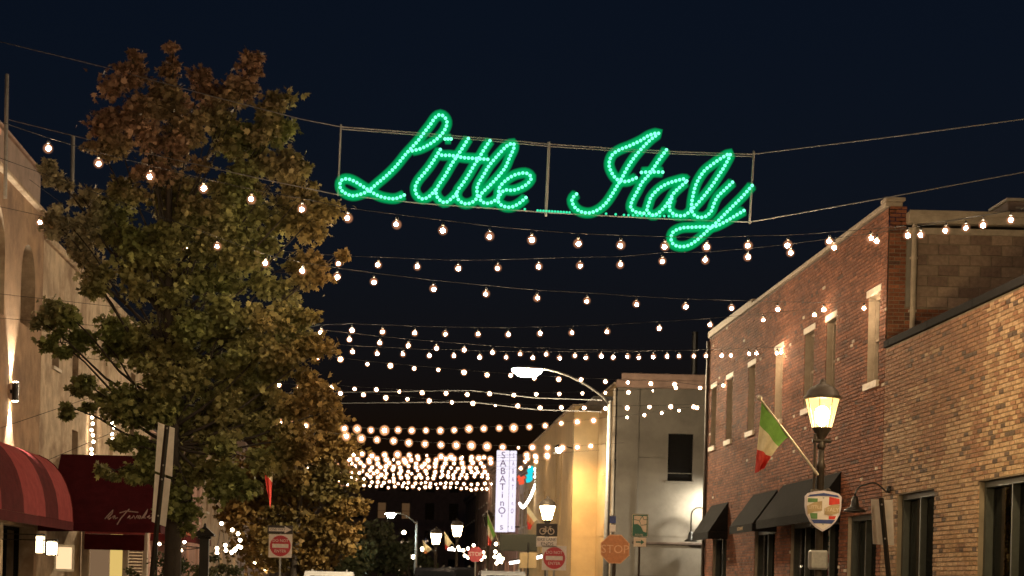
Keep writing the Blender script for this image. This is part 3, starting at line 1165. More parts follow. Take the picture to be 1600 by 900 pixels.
l2 = thing('stucco_building', (LL, 52, 0), 'peeling stucco annex with narrow windows partly hidden by the big tree', 'building')
o2 = [(43.6, 44.5, 6.6, 8.2, False), (46.4, 47.3, 6.4, 8.2, False), (46.6, 47.5, 3.8, 5.3, False), (49.9, 50.5, 4.9, 6.2, False), (53, 53.6, 4.9, 6.2, False), (57, 58, 6, 8, False)]
mb = MB()
wall(mb, 'x', LL, 42.21, 62, 0, 9.4, o2, .3, 1, 0)
mb.face([(LL, 62, 0), (-20, 62, 0), (-20, 62, 9.4), (LL, 62, 9.4)])
mb.build('wall', M['stucco_b'], l2)
mb = MB()
mb.bbox(LL - .4, LL + .1, 42.23, 62, 9.41, 9.6, .03)
mb.build('coping', M['stucco_b'], l2)
for i, o in enumerate(o2):
    window(l2, 'x', LL, o[0], o[1], o[2], o[3], 1, M['trim_dark'], M['lit_room'] if i in (3, 4) else M['trim_dark'], .28, .06, True, .08)

# up and down wall lamp
SCN = PL(24, 612, LL + .11)
t = thing('wall_sconce', SCN, 'black up and down wall lamp throwing narrow beams on the stucco', 'wall lamp')
mb = MB()
mb.lathe((SCN.x, SCN.y, SCN.z - .2), [(.001, .0), (.075, .0), (.075, .4), (.001, .4)], 16)
mb.bbox(LL, SCN.x, SCN.y - .03, SCN.y + .03, SCN.z - .04, SCN.z + .04, .005)
mb.build('housing', M['metal_black'], t)
for s in (-1, 1):
    mb = MB()
    mb.lathe((SCN.x, SCN.y, SCN.z + s * .207 - .003), [(.001, 0), (.06, 0), (.06, .006), (.001, .006)], 14)
    mb.build('lens', M['sconce'], t)
    spot('lamp_light', (SCN.x, SCN.y, SCN.z + s * .24), (SCN.x - .40, SCN.y, SCN.z + s * 3), 560 if s > 0 else 640, 66, (1, .88, .68), .6, .04, t)

# ------------------------------------------------------------------ striped dome awning
t = thing('dome_awning', (LL, 36, 2.5), 'rounded awning of dark and pale red canvas stripes over the restaurant windows', 'awning')
ZT, ZB, PJ = 4.28, 2.74, 1.0
prof = []
for i in range(9):
    q = math.pi / 2 * i / 8
    prof.append((PJ * math.sin(q), ZB + (ZT - ZB) * math.cos(q)))
YE = 41.3
y = 24.0
k = 0
edges = [23.6, 25.6, 27.6, 29.6, 31.6, 33.6, 35.7, 38.0, 39.5, YE]
for i in range(len(edges) - 1):
    mb = MB()
    a, b = edges[i], edges[i + 1]
    for (r0, z0), (r1, z1) in zip(prof[:-1], prof[1:]):
        mb.face([(LL + r0, a, z0), (LL + r0, b, z0), (LL + r1, b, z1), (LL + r1, a, z1)])
    mb.build('canvas_panel', M['awning_redl'] if i in (0, 2, 4, 6, 8) else M['awning_red'], t, True)
ng = 1
for g_ in range(ng):
    mb = MB()
    for s in range(8):
        qa = math.pi / 2 * s / 8
        qb = math.pi / 2 * (s + 1) / 8
        bulge = 1.0
        for (r0, z0), (r1, z1) in zip(prof[:-1], prof[1:]):
            f = lambda r, q: (LL + r * math.cos(q), YE + r * math.sin(q))
            a0, b0, a1_, b1_ = f(r0, qa), f(r0, qb), f(r1, qa), f(r1, qb)
            mb.face([(*a0, z0), (*b0, z0), (*b1_, z1), (*a1_, z1)])
    mb.build('canvas_panel', M['awning_redl'] if g_ % 2 else M['awning_red'], t, True)
mb = MB()
mb.box(LL + PJ - .012, LL + PJ + .006, 24, YE, ZB - .2, ZB - .004)
for s in range(12):
    qa, qb = math.pi / 2 * s / 12, math.pi / 2 * (s + 1) / 12
    pa = (LL + PJ * math.cos(qa), YE + PJ * math.sin(qa))
    pb = (LL + PJ * math.cos(qb), YE + PJ * math.sin(qb))
    mb.face([(*pa, ZB - .2), (*pb, ZB - .2), (*pb, ZB - .004), (*pa, ZB - .004)])
mb.build('valance', M['awning_red'], t)
mb = MB()
for s in range(ng + 1):
    q = math.pi / 2 * s / ng
    mb.tube([(LL + r * 1.005 * math.cos(q), YE + r * 1.005 * math.sin(q), z + .004) for r, z in prof], .012, 5)
mb.build('rib', M['awning_red'], t)


# ------------------------------------------------------------------ maroon entrance canopy with its script
def on_plane(px, py, p0, nrm):
    X, Z = XZ(px, py)
    d = Vector((X / F, 1, Z / F))
    o = Vector((0, 0, CAMZ))
    return o + d * ((Vector(p0) - o).dot(nrm) / d.dot(nrm))


t = thing('entrance_canopy', (-7, 45, 2.6), 'maroon gabled entrance canopy reaching over the pavement with white script', 'awning')
xa, xb = LL, -5.45
ya, yb, yc = 43.4, 45.1, 46.8
zt, zb = 4.55, 2.78
mb = MB()
for i in range(10):
    u0, u1 = xa + (xb - xa) * i / 10, xa + (xb - xa) * (i + 1) / 10
    mb.face([(u0, yb, zt), (u1, yb, zt), (u1, ya, zb), (u0, ya, zb)])
    mb.face([(u0, yb, zt), (u1, yb, zt), (u1, yc, zb), (u0, yc, zb)])
mb.face([(xb, ya, zb), (xb, yc, zb), (xb, yb, zt)])
mb.build('canopy', M['awning_maroon'], t)
mb = MB()
mb.box(xa, xb, ya - .008, ya + .004, zb - .2, zb - .004)
mb.box(xb - .004, xb + .008, ya + .006, yc, zb - .2, zb - .004)
mb.build('valance', M['awning_maroon'], t)
mb = MB()
for yy in (ya + .08, yc - .08):
    mb.tube([(xb - .08, yy, .13), (xb - .08, yy, zb)], .03, 8)
mb.build('post', M['metal_black'], t)
nrm = Vector((0, -(zt - zb), (yb - ya))).normalized()
strokes = [[(164, 811), (171, 803), (177, 797), (175, 803), (168, 810), (170, 812), (174, 809)],
           [(180, 806), (176, 808), (177, 811), (180, 807), (180, 811), (184, 809)],
           [(183, 820), (189, 810), (196, 802), (202, 796)], [(187, 802), (197, 799), (216, 801)],
           [(203, 806), (199, 810), (203, 807), (203, 811), (207, 809), (209, 806), (211, 811), (215, 806), (217, 808), (215, 810), (218, 811), (220, 807), (217, 806)],
           [(221, 811), (227, 802), (231, 796), (229, 802), (224, 810), (228, 810)],
           [(234, 806), (230, 809), (233, 807), (233, 811), (237, 809), (241, 806)]]
mb = MB()
for s in strokes:
    mb.tube([on_plane(x, y_, (0, ya, zb), nrm) + nrm * .01 for x, y_ in s], .014, 5)
mb.build('script_lettering', M['script'], t)

# vestibule under it
t = thing('entrance_vestibule', (-7.2, 49.5, 0), 'pale framed porch with a small red awning and yellow lit doorway', 'porch')
yv = 48.2
mb = MB()
for x0, x1 in ((-8.15, -7.95), (-7.05, -6.9), (-6.5, -6.38)):
    mb.bbox(x0, x1, yv, yv + .2, .13, 2.9, .02)
mb.bbox(-7.94, -6.39, yv + .02, yv + .2, 2.74, 2.9, .02)
mb.build('frame', M['trim'], t)
mb = MB()
mb.face([(-8.0, yv, 2.86), (-6.4, yv, 2.86), (-6.4, yv - .5, 2.62), (-8.0, yv - .5, 2.62)])
mb.build('small_awning', M['awning_redl'], t)
mb = MB()
mb.box(-8.0, -6.4, yv - .51, yv - .5, 2.2, 2.615)
mb.build('valance', M['awning_red'], t)
mb = MB().box(-7.4, -7.06, yv + .12, yv + .15, .13, 2.73)
mb.build('door', M['lit_room2'], t)
mb = MB().box(-7.94, -7.42, yv + .12, yv + .15, .13, 2.73)
mb.build('pane', M['lit_dim'], t)
mb = MB()
for i in range(22):
    z = .9 + i * .085
    mb.bbox(-6.88, -6.52, yv + .06, yv + .12, z, z + .05, .006)
mb.build('stacked_slat', M['brown2'], t)

t = thing('box_lantern', P(81, 857, 37.6), 'glowing box lantern under the striped dome awning', 'lantern')
p = wloc(t)
mb = MB().bbox(p.x - .09, p.x + .09, p.y - .09, p.y + .09, p.z - .13, p.z + .13, .01)
mb.build('lamp_glass', M['box_lantern'], t)
mb = MB()
for sx in (-1, 1):
    for sy in (-1, 1):
        mb.bbox(p.x + sx * .1 - .012, p.x + sx * .1 + .012, p.y + sy * .1 - .012, p.y + sy * .1 + .012, p.z - .15, p.z + .15, .003)
mb.bbox(p.x - .12, p.x + .12, p.y - .12, p.y + .12, p.z + .151, p.z + .19, .01)
mb.bbox(LL, p.x - .121, p.y - .02, p.y + .02, p.z + .16, p.z + .18, .004)
mb.build('lantern_frame', M['metal_black'], t)
t = thing('display_case', P(100, 872, 39.5), 'lit menu case in a pale frame beside the box lantern', 'display case')
p = wloc(t)
mb = MB().bbox(p.x - .22, p.x + .22, p.y, p.y + .04, p.z - .3, p.z + .3, .01)
mb.build('case_frame', M['trim'], t)
mb = MB().box(p.x - .17, p.x + .17, p.y - .004, p.y - .001, p.z - .24, p.z + .24)
mb.build('menu_sheet', M['lit_room'], t)

t = thing('box_lantern', P(63, 848, 38.6), 'second glowing box lantern, closer to the pale pilaster under the striped awning', 'lantern')
p = wloc(t)
mb = MB().bbox(p.x - .08, p.x + .08, p.y - .08, p.y + .08, p.z - .22, p.z + .14, .01)  # added lantern, glowing in place of the bright curtain
mb.build('lamp_glass', M['lit_lantern'], t)
mb = MB()
for sx in (-1, 1):
    for sy in (-1, 1):
        mb.bbox(p.x + sx * .09 - .01, p.x + sx * .09 + .01, p.y + sy * .09 - .01, p.y + sy * .09 + .01, p.z - .24, p.z + .16, .003)
mb.bbox(p.x - .11, p.x + .11, p.y - .11, p.y + .11, p.z + .161, p.z + .19, .01)
mb.bbox(LL, p.x - .111, p.y - .02, p.y + .02, p.z + .165, p.z + .185, .004)
mb.build('lantern_frame', M['metal_black'], t)

# pinkish house with orange awning farther on
rowhouse(62.2, 80, -8.2, 6.6, 'pink rendered house with an orange awning behind the big tree', M['pink'], 1, floors=2, nw=5, lit=(0, 1, 2, 3))
rowhouse(80.2, 99.8, -8.2, 7.8, 'tan house with lit windows behind the no entry sign by the trees', M['stucco_b'], 1, floors=2, nw=5, lit=(0, 2, 4))
t = thing('orange_awning', (-7.6, 66, 2.9), 'orange canvas awning along the pink house front', 'awning')
mb = MB()
mb.face([(LL + .01, 62.6, 3.5), (LL + .01, 72, 3.5), (-7.0, 72, 3.0), (-7.0, 62.6, 3.0)])
mb.face([(LL + .01, 62.6, 3.5), (LL + .01, 62.6, 3.0), (-7.0, 62.6, 3.0)])
mb.build('canopy', M['awning_orange'], t)
mb = MB()
mb.box(-7.01, -6.99, 62.6, 72, 2.75, 2.995)
mb.box(LL, -7.02, 62.59, 62.61, 2.75, 2.995)
mb.build('valance', M['awning_red'], t)

# ------------------------------------------------------------------ the green letters over the street
SD = 26.0
sg = thing('illuminated_sign', P(853, 280, SD), 'green LED script reading Little Italy in a wire frame high over the street', 'sign')
K4 = lambda pts: [(500 + x / 4.4444, 150 + y / 4.4444) for x, y in pts]
K5 = lambda pts: [(840 + x / 3.914, 180 + y / 3.914) for x, y in pts]
letters = [
    [K4([(640, 380), (700, 365), (760, 335), (815, 295), (860, 245), (882, 190), (868, 150), (835, 130), (800, 150), (765, 200), (730, 245), (685, 305), (640, 355), (590, 410), (530, 485), (465, 550), (400, 605), (340, 655), (280, 683), (220, 692), (165, 668), (140, 635), (145, 590), (185, 575), (235, 590), (285, 620), (340, 655), (400, 690), (460, 708), (525, 712), (585, 688)])],
    [K4([(835, 372), (800, 430), (760, 490), (720, 540), (680, 590), (660, 640), (675, 690), (715, 715), (760, 695), (800, 655)]), K4([(868, 298), (910, 298)])],
    [K4([(1030, 295), (990, 360), (950, 420), (910, 480), (870, 550), (830, 610), (805, 660), (820, 710), (865, 740), (910, 715), (945, 680)]), K4([(822, 398), (850, 412), (905, 412), (1000, 428), (1070, 433), (1165, 440)])],
    [K4([(1180, 310), (1140, 370), (1110, 420), (1065, 490), (1030, 550), (990, 610), (955, 660), (955, 710), (995, 745), (1040, 745), (1075, 725), (1100, 695)])],
    [K4([(1093, 690), (1090, 640), (1105, 600), (1135, 550), (1170, 490), (1210, 440), (1250, 395), (1300, 345), (1342, 330), (1345, 365), (1315, 430), (1290, 490), (1250, 545), (1200, 600), (1160, 640), (1120, 680), (1112, 718), (1150, 745), (1200, 735), (1235, 708)])],
    [K4([(1240, 690), (1245, 640), (1275, 600), (1320, 565), (1370, 542), (1430, 535), (1467, 565), (1445, 605), (1400, 635), (1340, 655), (1280, 655), (1240, 705), (1245, 745), (1290, 770), (1340, 768), (1390, 740), (1430, 705)])],
    [K5([(238, 482), (210, 515), (225, 560), (265, 590), (320, 597), (375, 575), (420, 535), (455, 485), (485, 435), (515, 385), (550, 320), (590, 260), (640, 200), (690, 150), (740, 110), (685, 122), (630, 155), (560, 188), (500, 212), (455, 245), (437, 300), (455, 355), (490, 395), (545, 405), (603, 383)])],
    [K5([(788, 212), (745, 270), (715, 315), (680, 365), (640, 410), (610, 465), (580, 520), (570, 565), (600, 592), (650, 600)]), K5([(635, 350), (690, 347), (765, 348)])],
    [K5([(912, 402), (895, 390), (850, 400), (790, 420), (735, 455), (695, 500), (680, 540), (670, 585), (710, 612), (760, 580), (800, 530), (830, 480), (865, 445), (905, 410)]), K5([(820, 510), (806, 560), (815, 590), (850, 612), (900, 612), (938, 582)])],
    [K5([(940, 570), (945, 520), (960, 450), (980, 400), (1020, 340), (1070, 300), (1120, 265), (1178, 236), (1150, 300), (1110, 365), (1060, 440), (1000, 515), (955, 565)])],
    [K5([(1192, 410), (1140, 460), (1100, 500), (1075, 550), (1060, 590), (1020, 622), (970, 620), (945, 590)]),
     K5([(1312, 430), (1255, 495), (1200, 550), (1140, 610), (1090, 660), (1040, 705), (980, 760), (920, 797), (860, 802), (820, 775), (825, 720), (880, 690), (950, 685), (1020, 682), (1080, 682), (1140, 655), (1200, 620), (1262, 583)])],
]


def spline(pts, step):
    """evenly spaced points on a smooth curve through pts"""
    pts = [np.array(p, float) for p in pts]
    q = [2 * pts[0] - pts[1]] + pts + [2 * pts[-1] - pts[-2]]
    fine = []
    for i in range(1, len(q) - 2):
        for t in np.linspace(0, 1, 12, endpoint=False):
            a, b, c, d = q[i - 1], q[i], q[i + 1], q[i + 2]
            fine.append(.5 * ((2 * b) + (c - a) * t + (2 * a - 5 * b + 4 * c - d) * t * t + (3 * b - a - 3 * c + d) * t ** 3))
    fine.append(pts[-1])
    fine = np.array(fine)
    s = np.concatenate([[0], np.cumsum(np.linalg.norm(np.diff(fine, axis=0), axis=1))])
    n = max(2, int(round(s[-1] / step)) + 1)
    return [(np.interp(t, s, fine[:, 0]), np.interp(t, s, fine[:, 1])) for t in np.linspace(0, s[-1], n)]


lm = MB()
lm.ball((0, 0, 0), .0245, 8, 5)
LED = lm.mesh('led', M['led'], True)
NLED = 0
for lt in letters:
    mb = MB()
    for st in lt:
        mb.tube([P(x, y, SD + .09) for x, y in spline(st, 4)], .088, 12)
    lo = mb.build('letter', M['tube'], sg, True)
    extra = MB()
    for st in lt:
        for x, y in spline(st, 6.25):
            p = P(x, y, SD - .012)
            if NLED < 300:
                link('led', LED, lo, p)
            else:
                extra.ball(p, .0245, 8, 5)
            NLED += 1
    if extra.v:
        eo_ = extra.build('led_row', M['led'], lo, True)
        eo_['kind'] = 'stuff'
mb = MB()
for x, y in spline([(840, 329), (890, 332)], 4.5) + spline([(975, 336), (1052, 338)], 7) + [(947, 334), (962, 335), (820, 327)]:
    mb.ball(P(x, y, SD - .01), .019, 6, 4)
o = mb.build('spare_light', M['spare'], sg)
o['kind'] = 'stuff'
mb = MB()
fr = [[(532, 198), (660, 208), (770, 217), (857, 225), (960, 232), (1060, 237), (1177, 241)], [(527, 304), (660, 318), (760, 325), (853, 332), (960, 338), (1060, 343), (1172, 347)]]
for f_ in fr:
    mb.tube([P(x, y, SD + .1) for x, y in f_], .010, 6)
mb.tube([P(x, y + 3.5, SD + .1) for x, y in fr[0]], .009, 6)
for a, b, r in (((533, 194), (528, 306), .014), ((858, 222), (853, 338), .022), ((1178, 236), (1171, 350), .016)):
    mb.tube([P(*a, SD + .1), P((a[0] + b[0]) / 2, (a[1] + b[1]) / 2, SD + .1), P(*b, SD + .1)], r, 6)
mb.build('frame', M['wire'], sg)
cab = [[(P(532, 198, SD + .1)), P(470, 186, SD + .8), P(330, 150, SD + 3), P(160, 104, 31.5), P(0, 65, 34), P(-160, 30, 36.5)],
       [P(527, 304, SD + .1), P(420, 282, SD + 1.4), P(240, 242, 30.5), P(135, 217, 33), P(14, 187, 35.3)],
       [P(1177, 241, SD + .1), P(1400, 213, 25.4), P(1600, 186, 24.8), P(1760, 163, 24.4)],
       [P(1172, 347, SD + .1), P(1400, 306, 25.4), P(1600, 269, 24.8), P(1760, 239, 24.4)]]
for c in cab:
    mb = MB()
    mb.tube(c, .008, 6)
    mb.build('support_cable', M['wire'], sg)
t = thing('roof_post', (P(1760, 239, 24.4).x, 24.4, 6.1), 'steel post on the near brick roof holding the sign cables', 'post')
q = P(1760, 163, 24.4)
mb = MB()
mb.tube([(q.x, 24.4, 6.1), (q.x, 24.4, q.z + .2)], .05, 10)
mb.bbox(q.x - .15, q.x + .15, 24.25, 24.55, 6.16, 6.19, .004)
mb.build('mast', M['galv'], t)

# ------------------------------------------------------------------ strings of bulbs across the street
bm_ = MB()
bm_.ball((0, 0, 0), .031, 10, 6)
NEARB = [bm_.mesh('filament', M[k], True) for k in ('core', 'core', 'core_dim', 'core_hot')]
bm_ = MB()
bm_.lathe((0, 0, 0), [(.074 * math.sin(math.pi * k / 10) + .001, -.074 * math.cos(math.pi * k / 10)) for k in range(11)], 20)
HALO_GLOBE = bm_.mesh('globe', M['globe'], True)
bm_ = MB()
bm_.lathe((0, 0, .064), [(.02, 0), (.021, .03), (.012, .04), (.006, .055)], 8)
SOCK = bm_.mesh('socket', M['cable'], True)
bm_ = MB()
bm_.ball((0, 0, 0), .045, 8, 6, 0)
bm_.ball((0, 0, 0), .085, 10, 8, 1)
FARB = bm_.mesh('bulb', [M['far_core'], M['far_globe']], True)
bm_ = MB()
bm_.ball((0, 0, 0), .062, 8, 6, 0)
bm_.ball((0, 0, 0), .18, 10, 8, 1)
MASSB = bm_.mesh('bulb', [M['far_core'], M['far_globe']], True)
CABLES = []


def string_light(pts, dl, dr, label, x_ref=None, ext=True):
    """pts: the bulbs as seen; dl, dr: how far off its two ends are"""
    xs = [p[0] for p in pts]
    x0, x1 = min(xs), max(xs)
    pos = []
    for x, y in pts:
        u = (x - x0) / max(1, x1 - x0)
        pos.append(P(x, y, dl + (dr - dl) * u))
    c = sum(pos, Vector()) / len(pos)
    t = thing('string_light', c, label, 'string lights', 'strings of bulbs over the street')
    far = min(dl, dr) > 43
    cab = [p + Vector((0, 0, .14 if not far else .06)) for p in pos]
    if ext:
        e0 = cab[0] - (cab[1] - cab[0]).normalized() * 1.2
        e1 = cab[-1] + (cab[-1] - cab[-2]).normalized() * 1.2
        d0 = (cab[1] - cab[0]).normalized()
        d1 = (cab[-1] - cab[-2]).normalized()
        if cab[0].x > LL and d0.x > .3:
            e0 = cab[0] - d0 * min(14, (cab[0].x - LL) / d0.x)
            e0.z -= .0
        if cab[-1].x < RL and d1.x > .3:
            e1 = cab[-1] + d1 * min(14, (RL - cab[-1].x) / d1.x)
        cab = [e0] + cab + [e1]
    mb = MB()
    mb.tube(cab, .0045 if not far else .006, 5)
    mb.build('cable', M['cable'], t)
    for p in pos:
        if far:
            p = p + Vector((0, 0, random.uniform(-.02, .02)))
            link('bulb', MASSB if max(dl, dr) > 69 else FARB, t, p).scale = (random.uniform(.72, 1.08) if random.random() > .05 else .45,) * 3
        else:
            b = link('bulb', HALO_GLOBE, t, p)
            fo = link('filament', random.choice(NEARB), b, p + Vector((random.uniform(-.012, .012), 0, random.uniform(-.014, .01))))
            fo.scale = (random.uniform(.8, 1.1),) * 3
            link('socket', SOCK, b, p)
    return t


string_light([(-5, 205), (75, 232), (154, 255), (235, 275), (318, 295), (393, 312), (472, 326), (544, 341), (620, 351), (692, 360), (765, 369), (831, 375), (903, 380.5), (970, 383), (1039, 385), (1104, 386.5), (1169, 384), (1231, 382.5), (1296, 378), (1360, 373), (1418, 367.5), (1478, 360), (1536, 351)], 23.6, 26.4,
             'topmost bulb string, hanging just under the green script')
string_light([(-20, 330), (62, 348), (166, 369), (228, 377), (290, 387), (348, 396), (408, 402), (470, 407), (529, 411.6), (591, 414), (652, 417), (716, 419), (778, 418.7), (842, 416.5), (906, 415), (969, 414), (1035, 408), (1102, 407), (1168, 402), (1235, 395), (1303, 386), (1370, 377.5), (1439, 367), (1509, 356), (1579, 344), (1650, 331)], 34.6, 26.6,
             'second bulb string from the top, meeting the topmost one at the brick roof')
string_light([(340, 385), (415, 412), (473, 424), (526.7, 432), (584, 440), (677, 451), (759.6, 459), (839, 466), (917, 470), (994, 475), (1071, 479), (1143, 481), (1215, 483), (1287, 484), (1350, 482)], 27.4, 34.8,
             'third bulb string from the top, ending at the tallest cream window jamb')
string_light([(400, 545), (450, 528), (502, 519), (550, 516.7), (598, 519), (648, 520.8), (695.7, 521.7), (746.7, 522.6), (793.7, 523), (843.5, 521.4), (893, 520), (949, 518), (1030, 513), (1110, 508), (1192, 499.8), (1273, 492.7)], 34, 38.5,
             'fourth bulb string, with wide gaps where it crosses the red brick wall')
string_light([(503, 526), (546, 530.7), (593.6, 536), (638, 540), (682, 543.8), (725, 547), (770, 550.6), (813, 552.8), (854, 553.5), (898, 556), (939, 556), (981, 557), (1021, 557), (1061, 557), (1103, 555.5), (1142, 554.6), (1182, 552.5), (1221, 551)], 37, 43,
             'upper one of the paired bulb strings that meet the end of the brick roof')
string_light([(510, 546.6), (550.6, 549.7), (589, 552), (629.7, 553.8), (670.5, 556), (709, 556), (750, 558), (791, 558.5), (832.6, 559.4), (874, 559), (916, 559), (958, 559), (998, 558.5), (1042, 557), (1084, 556.5), (1128, 555), (1170, 553), (1214, 551.7)], 39.5, 42.6,
             'lower one of the paired bulb strings that meet the end of the brick roof')
string_light([(385, 590), (420, 575), (460, 556), (495.6, 558), (532, 562.5), (574, 568), (610, 571.5), (647, 575), (685, 578), (725, 581.8), (761, 585), (798, 587.4), (835, 590.3), (873, 592), (908, 594), (946, 595.6), (981, 597.6), (1017, 598.4), (1054, 600), (1094, 605.6), (1130, 602)], 43.6, 50,
             'bulb string crossing just beneath the glaring curved street light')
string_light([(402, 547), (440, 575), (485, 600.8), (519, 604.5), (554, 607.6), (588, 609.5), (624, 612), (659.6, 613.5), (697, 614.8), (730, 616), (765, 616), (803, 616.5), (838, 617), (874, 616), (910, 615), (946, 614), (982, 613), (1020, 610), (1056, 606)], 46, 58,
             'upper of the two bulb strings in front of the dark roofs')
string_light([(436, 601), (468, 605), (499, 609.8), (532, 613.8), (568, 617), (603, 621), (636.5, 623.5), (670.5, 626.6), (706, 629), (739, 631), (774, 633), (809, 634.9), (844, 636.3), (877, 636), (913, 637), (946, 637.6), (980, 637), (1015, 637), (1048, 636), (1084, 635)], 49, 54,
             'lower of the two bulb strings in front of the dark roofs')
string_light([(980, 652), (1007, 648), (1034, 645), (1061, 641), (1089, 637)], 66, 60, 'short bulb string rising across the grey gable wall')
string_light([(437, 662), (457, 664), (478, 665), (517, 666.5), (538, 669), (558, 670.8), (579.6, 672), (600.8, 672.6), (622, 672.6), (643.4, 673), (665.5, 673), (688, 673), (709.7, 672.3), (732.7, 671), (756, 670), (780, 669), (802.7, 668), (827, 666.5), (852, 664.5), (877, 662), (902, 660), (927.6, 657)], 58, 70,
             'closely spaced bulb string above the row of large warm bulbs')
string_light([(541, 682), (564.7, 684.8), (589, 687), (615, 689.5), (638.7, 691.6), (664, 693.5), (689, 694.8), (712.8, 695.7), (736.5, 697), (761, 698), (785.6, 698.8), (810, 699), (832, 699), (855.5, 699.3), (879, 699.3), (902, 699), (923, 697.6)], 62, 70,
             'bulb string just above the dense cluster of lights')
for dd, pos_ in ((13.6, 'nearer'), (11.0, 'second nearest'), (7.5, 'nearest')):  # strings added above the view to light the tree and near walls
    string_light([((CX + CR * (-7.6 + i * .68) * F / dd + SR * (5.15 + .008 * (i - 12) ** 2) * F / dd), (CY + SR * (-7.6 + i * .68) * F / dd - CR * (5.15 + .008 * (i - 12) ** 2) * F / dd)) for i in range(25)], dd, dd,
                 pos_ + ' bulb string, overhead in front of the green script')
rr = random.Random(5)
seen = ['highest', 'second highest', 'third highest', 'fourth highest', 'fifth highest', 'sixth highest', 'seventh highest', 'eighth highest', 'lowest']
for k in range(9):
    y = 709 + k * 6.1 + (2.5 if k == 8 else 0)
    d = 72 + k * 7.5
    sp = 23.0 * 78 / d * (1.0 if k % 2 else 1.1) * .62
    x = (430 if k < 6 else 520) + rr.uniform(0, 20)
    pts = []
    tilt = rr.uniform(-.004, .03) if k < 8 else .028
    sag = rr.uniform(2, 6) if k < 8 else 1
    xe = 872 - k * 9 if k < 4 else 776
    while x < xe:
        u = (x - 460) / 350
        if not 768 < x < 812:
            pts.append((x, y + tilt * (x - 620) + sag * (.5 - 2 * (u - .5) ** 2) + rr.uniform(-1.6, 1.6)))
        x += sp * rr.uniform(.75, 1.3)
    string_light(pts, d, d + 6, seen[k] + ' string in the dense far cluster of bulbs')

# ------------------------------------------------------------------ street lights
def lantern(x, y, zg, s, lit, label, group, arms=False, post=True):
    """post top lantern; zg: height of the underside of its glass"""
    t = thing('street_lantern', (x, y, .13), label, 'street lamp', group)
    mb = MB()
    if post:
        mb.lathe((x, y, .13), [(.2 * s, 0), (.2 * s, .12), (.13 * s, .2), (.12 * s, .7), (.085 * s, .82), (.06 * s, .9), (.055 * s, zg - .75), (.075 * s, zg - .72), (.05 * s, zg - .65), (.045 * s, zg - .45)], 12)
    mb.lathe((x, y, zg - .33), [(.045 * s, 0), (.07 * s, .05), (.05 * s, .1), (.05 * s, .16), (.1 * s, .24), (.14 * s, .31), (.15 * s, .328)], 12)
    mb.build('pole', M['metal_dark'], t, True)
    mb = MB()
    mb.lathe((x, y, zg), [(.135 * s, 0), (.145 * s, .005 * s), (.25 * s, .42 * s), (.2 * s, .425 * s)], 8, 0, math.pi / 8)
    mb.build('lamp_glass', lit, t)
    if lit == M['lantern']:
        mb = MB()
        mb.lathe((x, y, zg + .08 * s), [(.03, -.06), (.085, 0), (.11, .1), (.09, .19), (.03, .24)], 14)
        mb.build('lamp', M['mantle'], t, True)
    mb = MB()
    for k in range(8):
        q = math.pi / 8 + math.pi * k / 4
        mb.tube([(x + .147 * s * math.cos(q), y + .147 * s * math.sin(q), zg), (x + .253 * s * math.cos(q), y + .253 * s * math.sin(q), zg + .42 * s)], .007 * s, 5)
    mb.build('glazing_bar', M['metal_dark'], t)
    mb = MB()
    mb.lathe((x, y, zg + .428 * s), [(.275 * s, 0), (.28 * s, .03 * s), (.25 * s, .05 * s), (.23 * s, .11 * s), (.17 * s, .17 * s), (.09 * s, .21 * s), (.05 * s, .23 * s), (.045 * s, .27 * s), (.02 * s, .3 * s)], 16)
    mb.build('cap', M['metal_dark'], t, True)
    return t


q = P(1284, 668, 26.7)
lamp1 = lantern(q.x, q.y, q.z, 1.0, M['lantern'], 'large lit street lantern in front of the red brick wall', 'street lanterns')
mb = MB()
mb.tube([(q.x - .1, q.y - .02, q.z - 1.5), (q.x - .1, q.y - .02, q.z - .1)], .022, 8)
for z in (-1.45, -.95, -.2):
    mb.tube([(q.x - .14, q.y - .02, q.z + z), (q.x + .14, q.y - .02, q.z + z)], .03, 8)
mb.ball((q.x + .11, q.y - .02, q.z - .95), .05, 8, 6)
mb.build('banner_arm', M['metal_dark'], lamp1)
mb = MB()
mb.bbox(q.x - .16, q.x + .12, q.y - .12, q.y + .02, q.z - 2.12, q.z - 1.83, .03)
mb.build('junction_box', M['galv'], lamp1)


def flag(a, b, label, drop, group=None, cat='flag', frac=.62, cols=('fgreen', 'fwhite', 'fred'), sway=.0, yoff=.0, pm='trim'):
    """tricolour on a slanted staff from its foot a to its tip b, hanging down"""
    a, b = Vector(a), Vector(b)
    t = thing('italian_flag', a, label, cat, group)
    mb = MB()
    L = (b - a).length
    r = max(.012, .012 * L)
    mb.tube([a, b], [r * 1.1, r * .8], 8)
    mb.ball(b, r * 2, 8, 6)
    mb.build('staff', M[pm], t)
    n, mrows = 14, 18
    h0, h1 = b + (a - b) * .03, b + (a - b) * frac
    dirx = (h1 - h0)
    mb = MB()
    g_ = []
    for j in range(mrows + 1):
        v = j / mrows
        row = []
        for i in range(n + 1):
            u = i / n
            # the cloth slides towards the low point of its hoist and folds
            top = h0 + dirx * u
            gather = 1 - .72 * v ** .7
            cx_ = h0 + dirx * (.18 + .02 * v)
            p = cx_ + (top - cx_) * gather
            z = top.z + (cx_.z - top.z) * min(1, v * 1.1) * .55 - v * drop * (1 - .30 * u)
            fold = math.sin(u * 9 + v * 2.2) * .07 * L * (.25 + v) * .5
            row.append(Vector((p.x + sway * v, p.y + fold + yoff * v, z)))
        g_.append(row)
    for j in range(mrows):
        mi = min(2, int(3 * j / mrows))
        for i in range(n):
            mb.face([g_[j][i], g_[j][i + 1], g_[j + 1][i + 1], g_[j + 1][i]], mi)
    o = mb.build('cloth', [M[c] for c in cols], t, True)
    return t


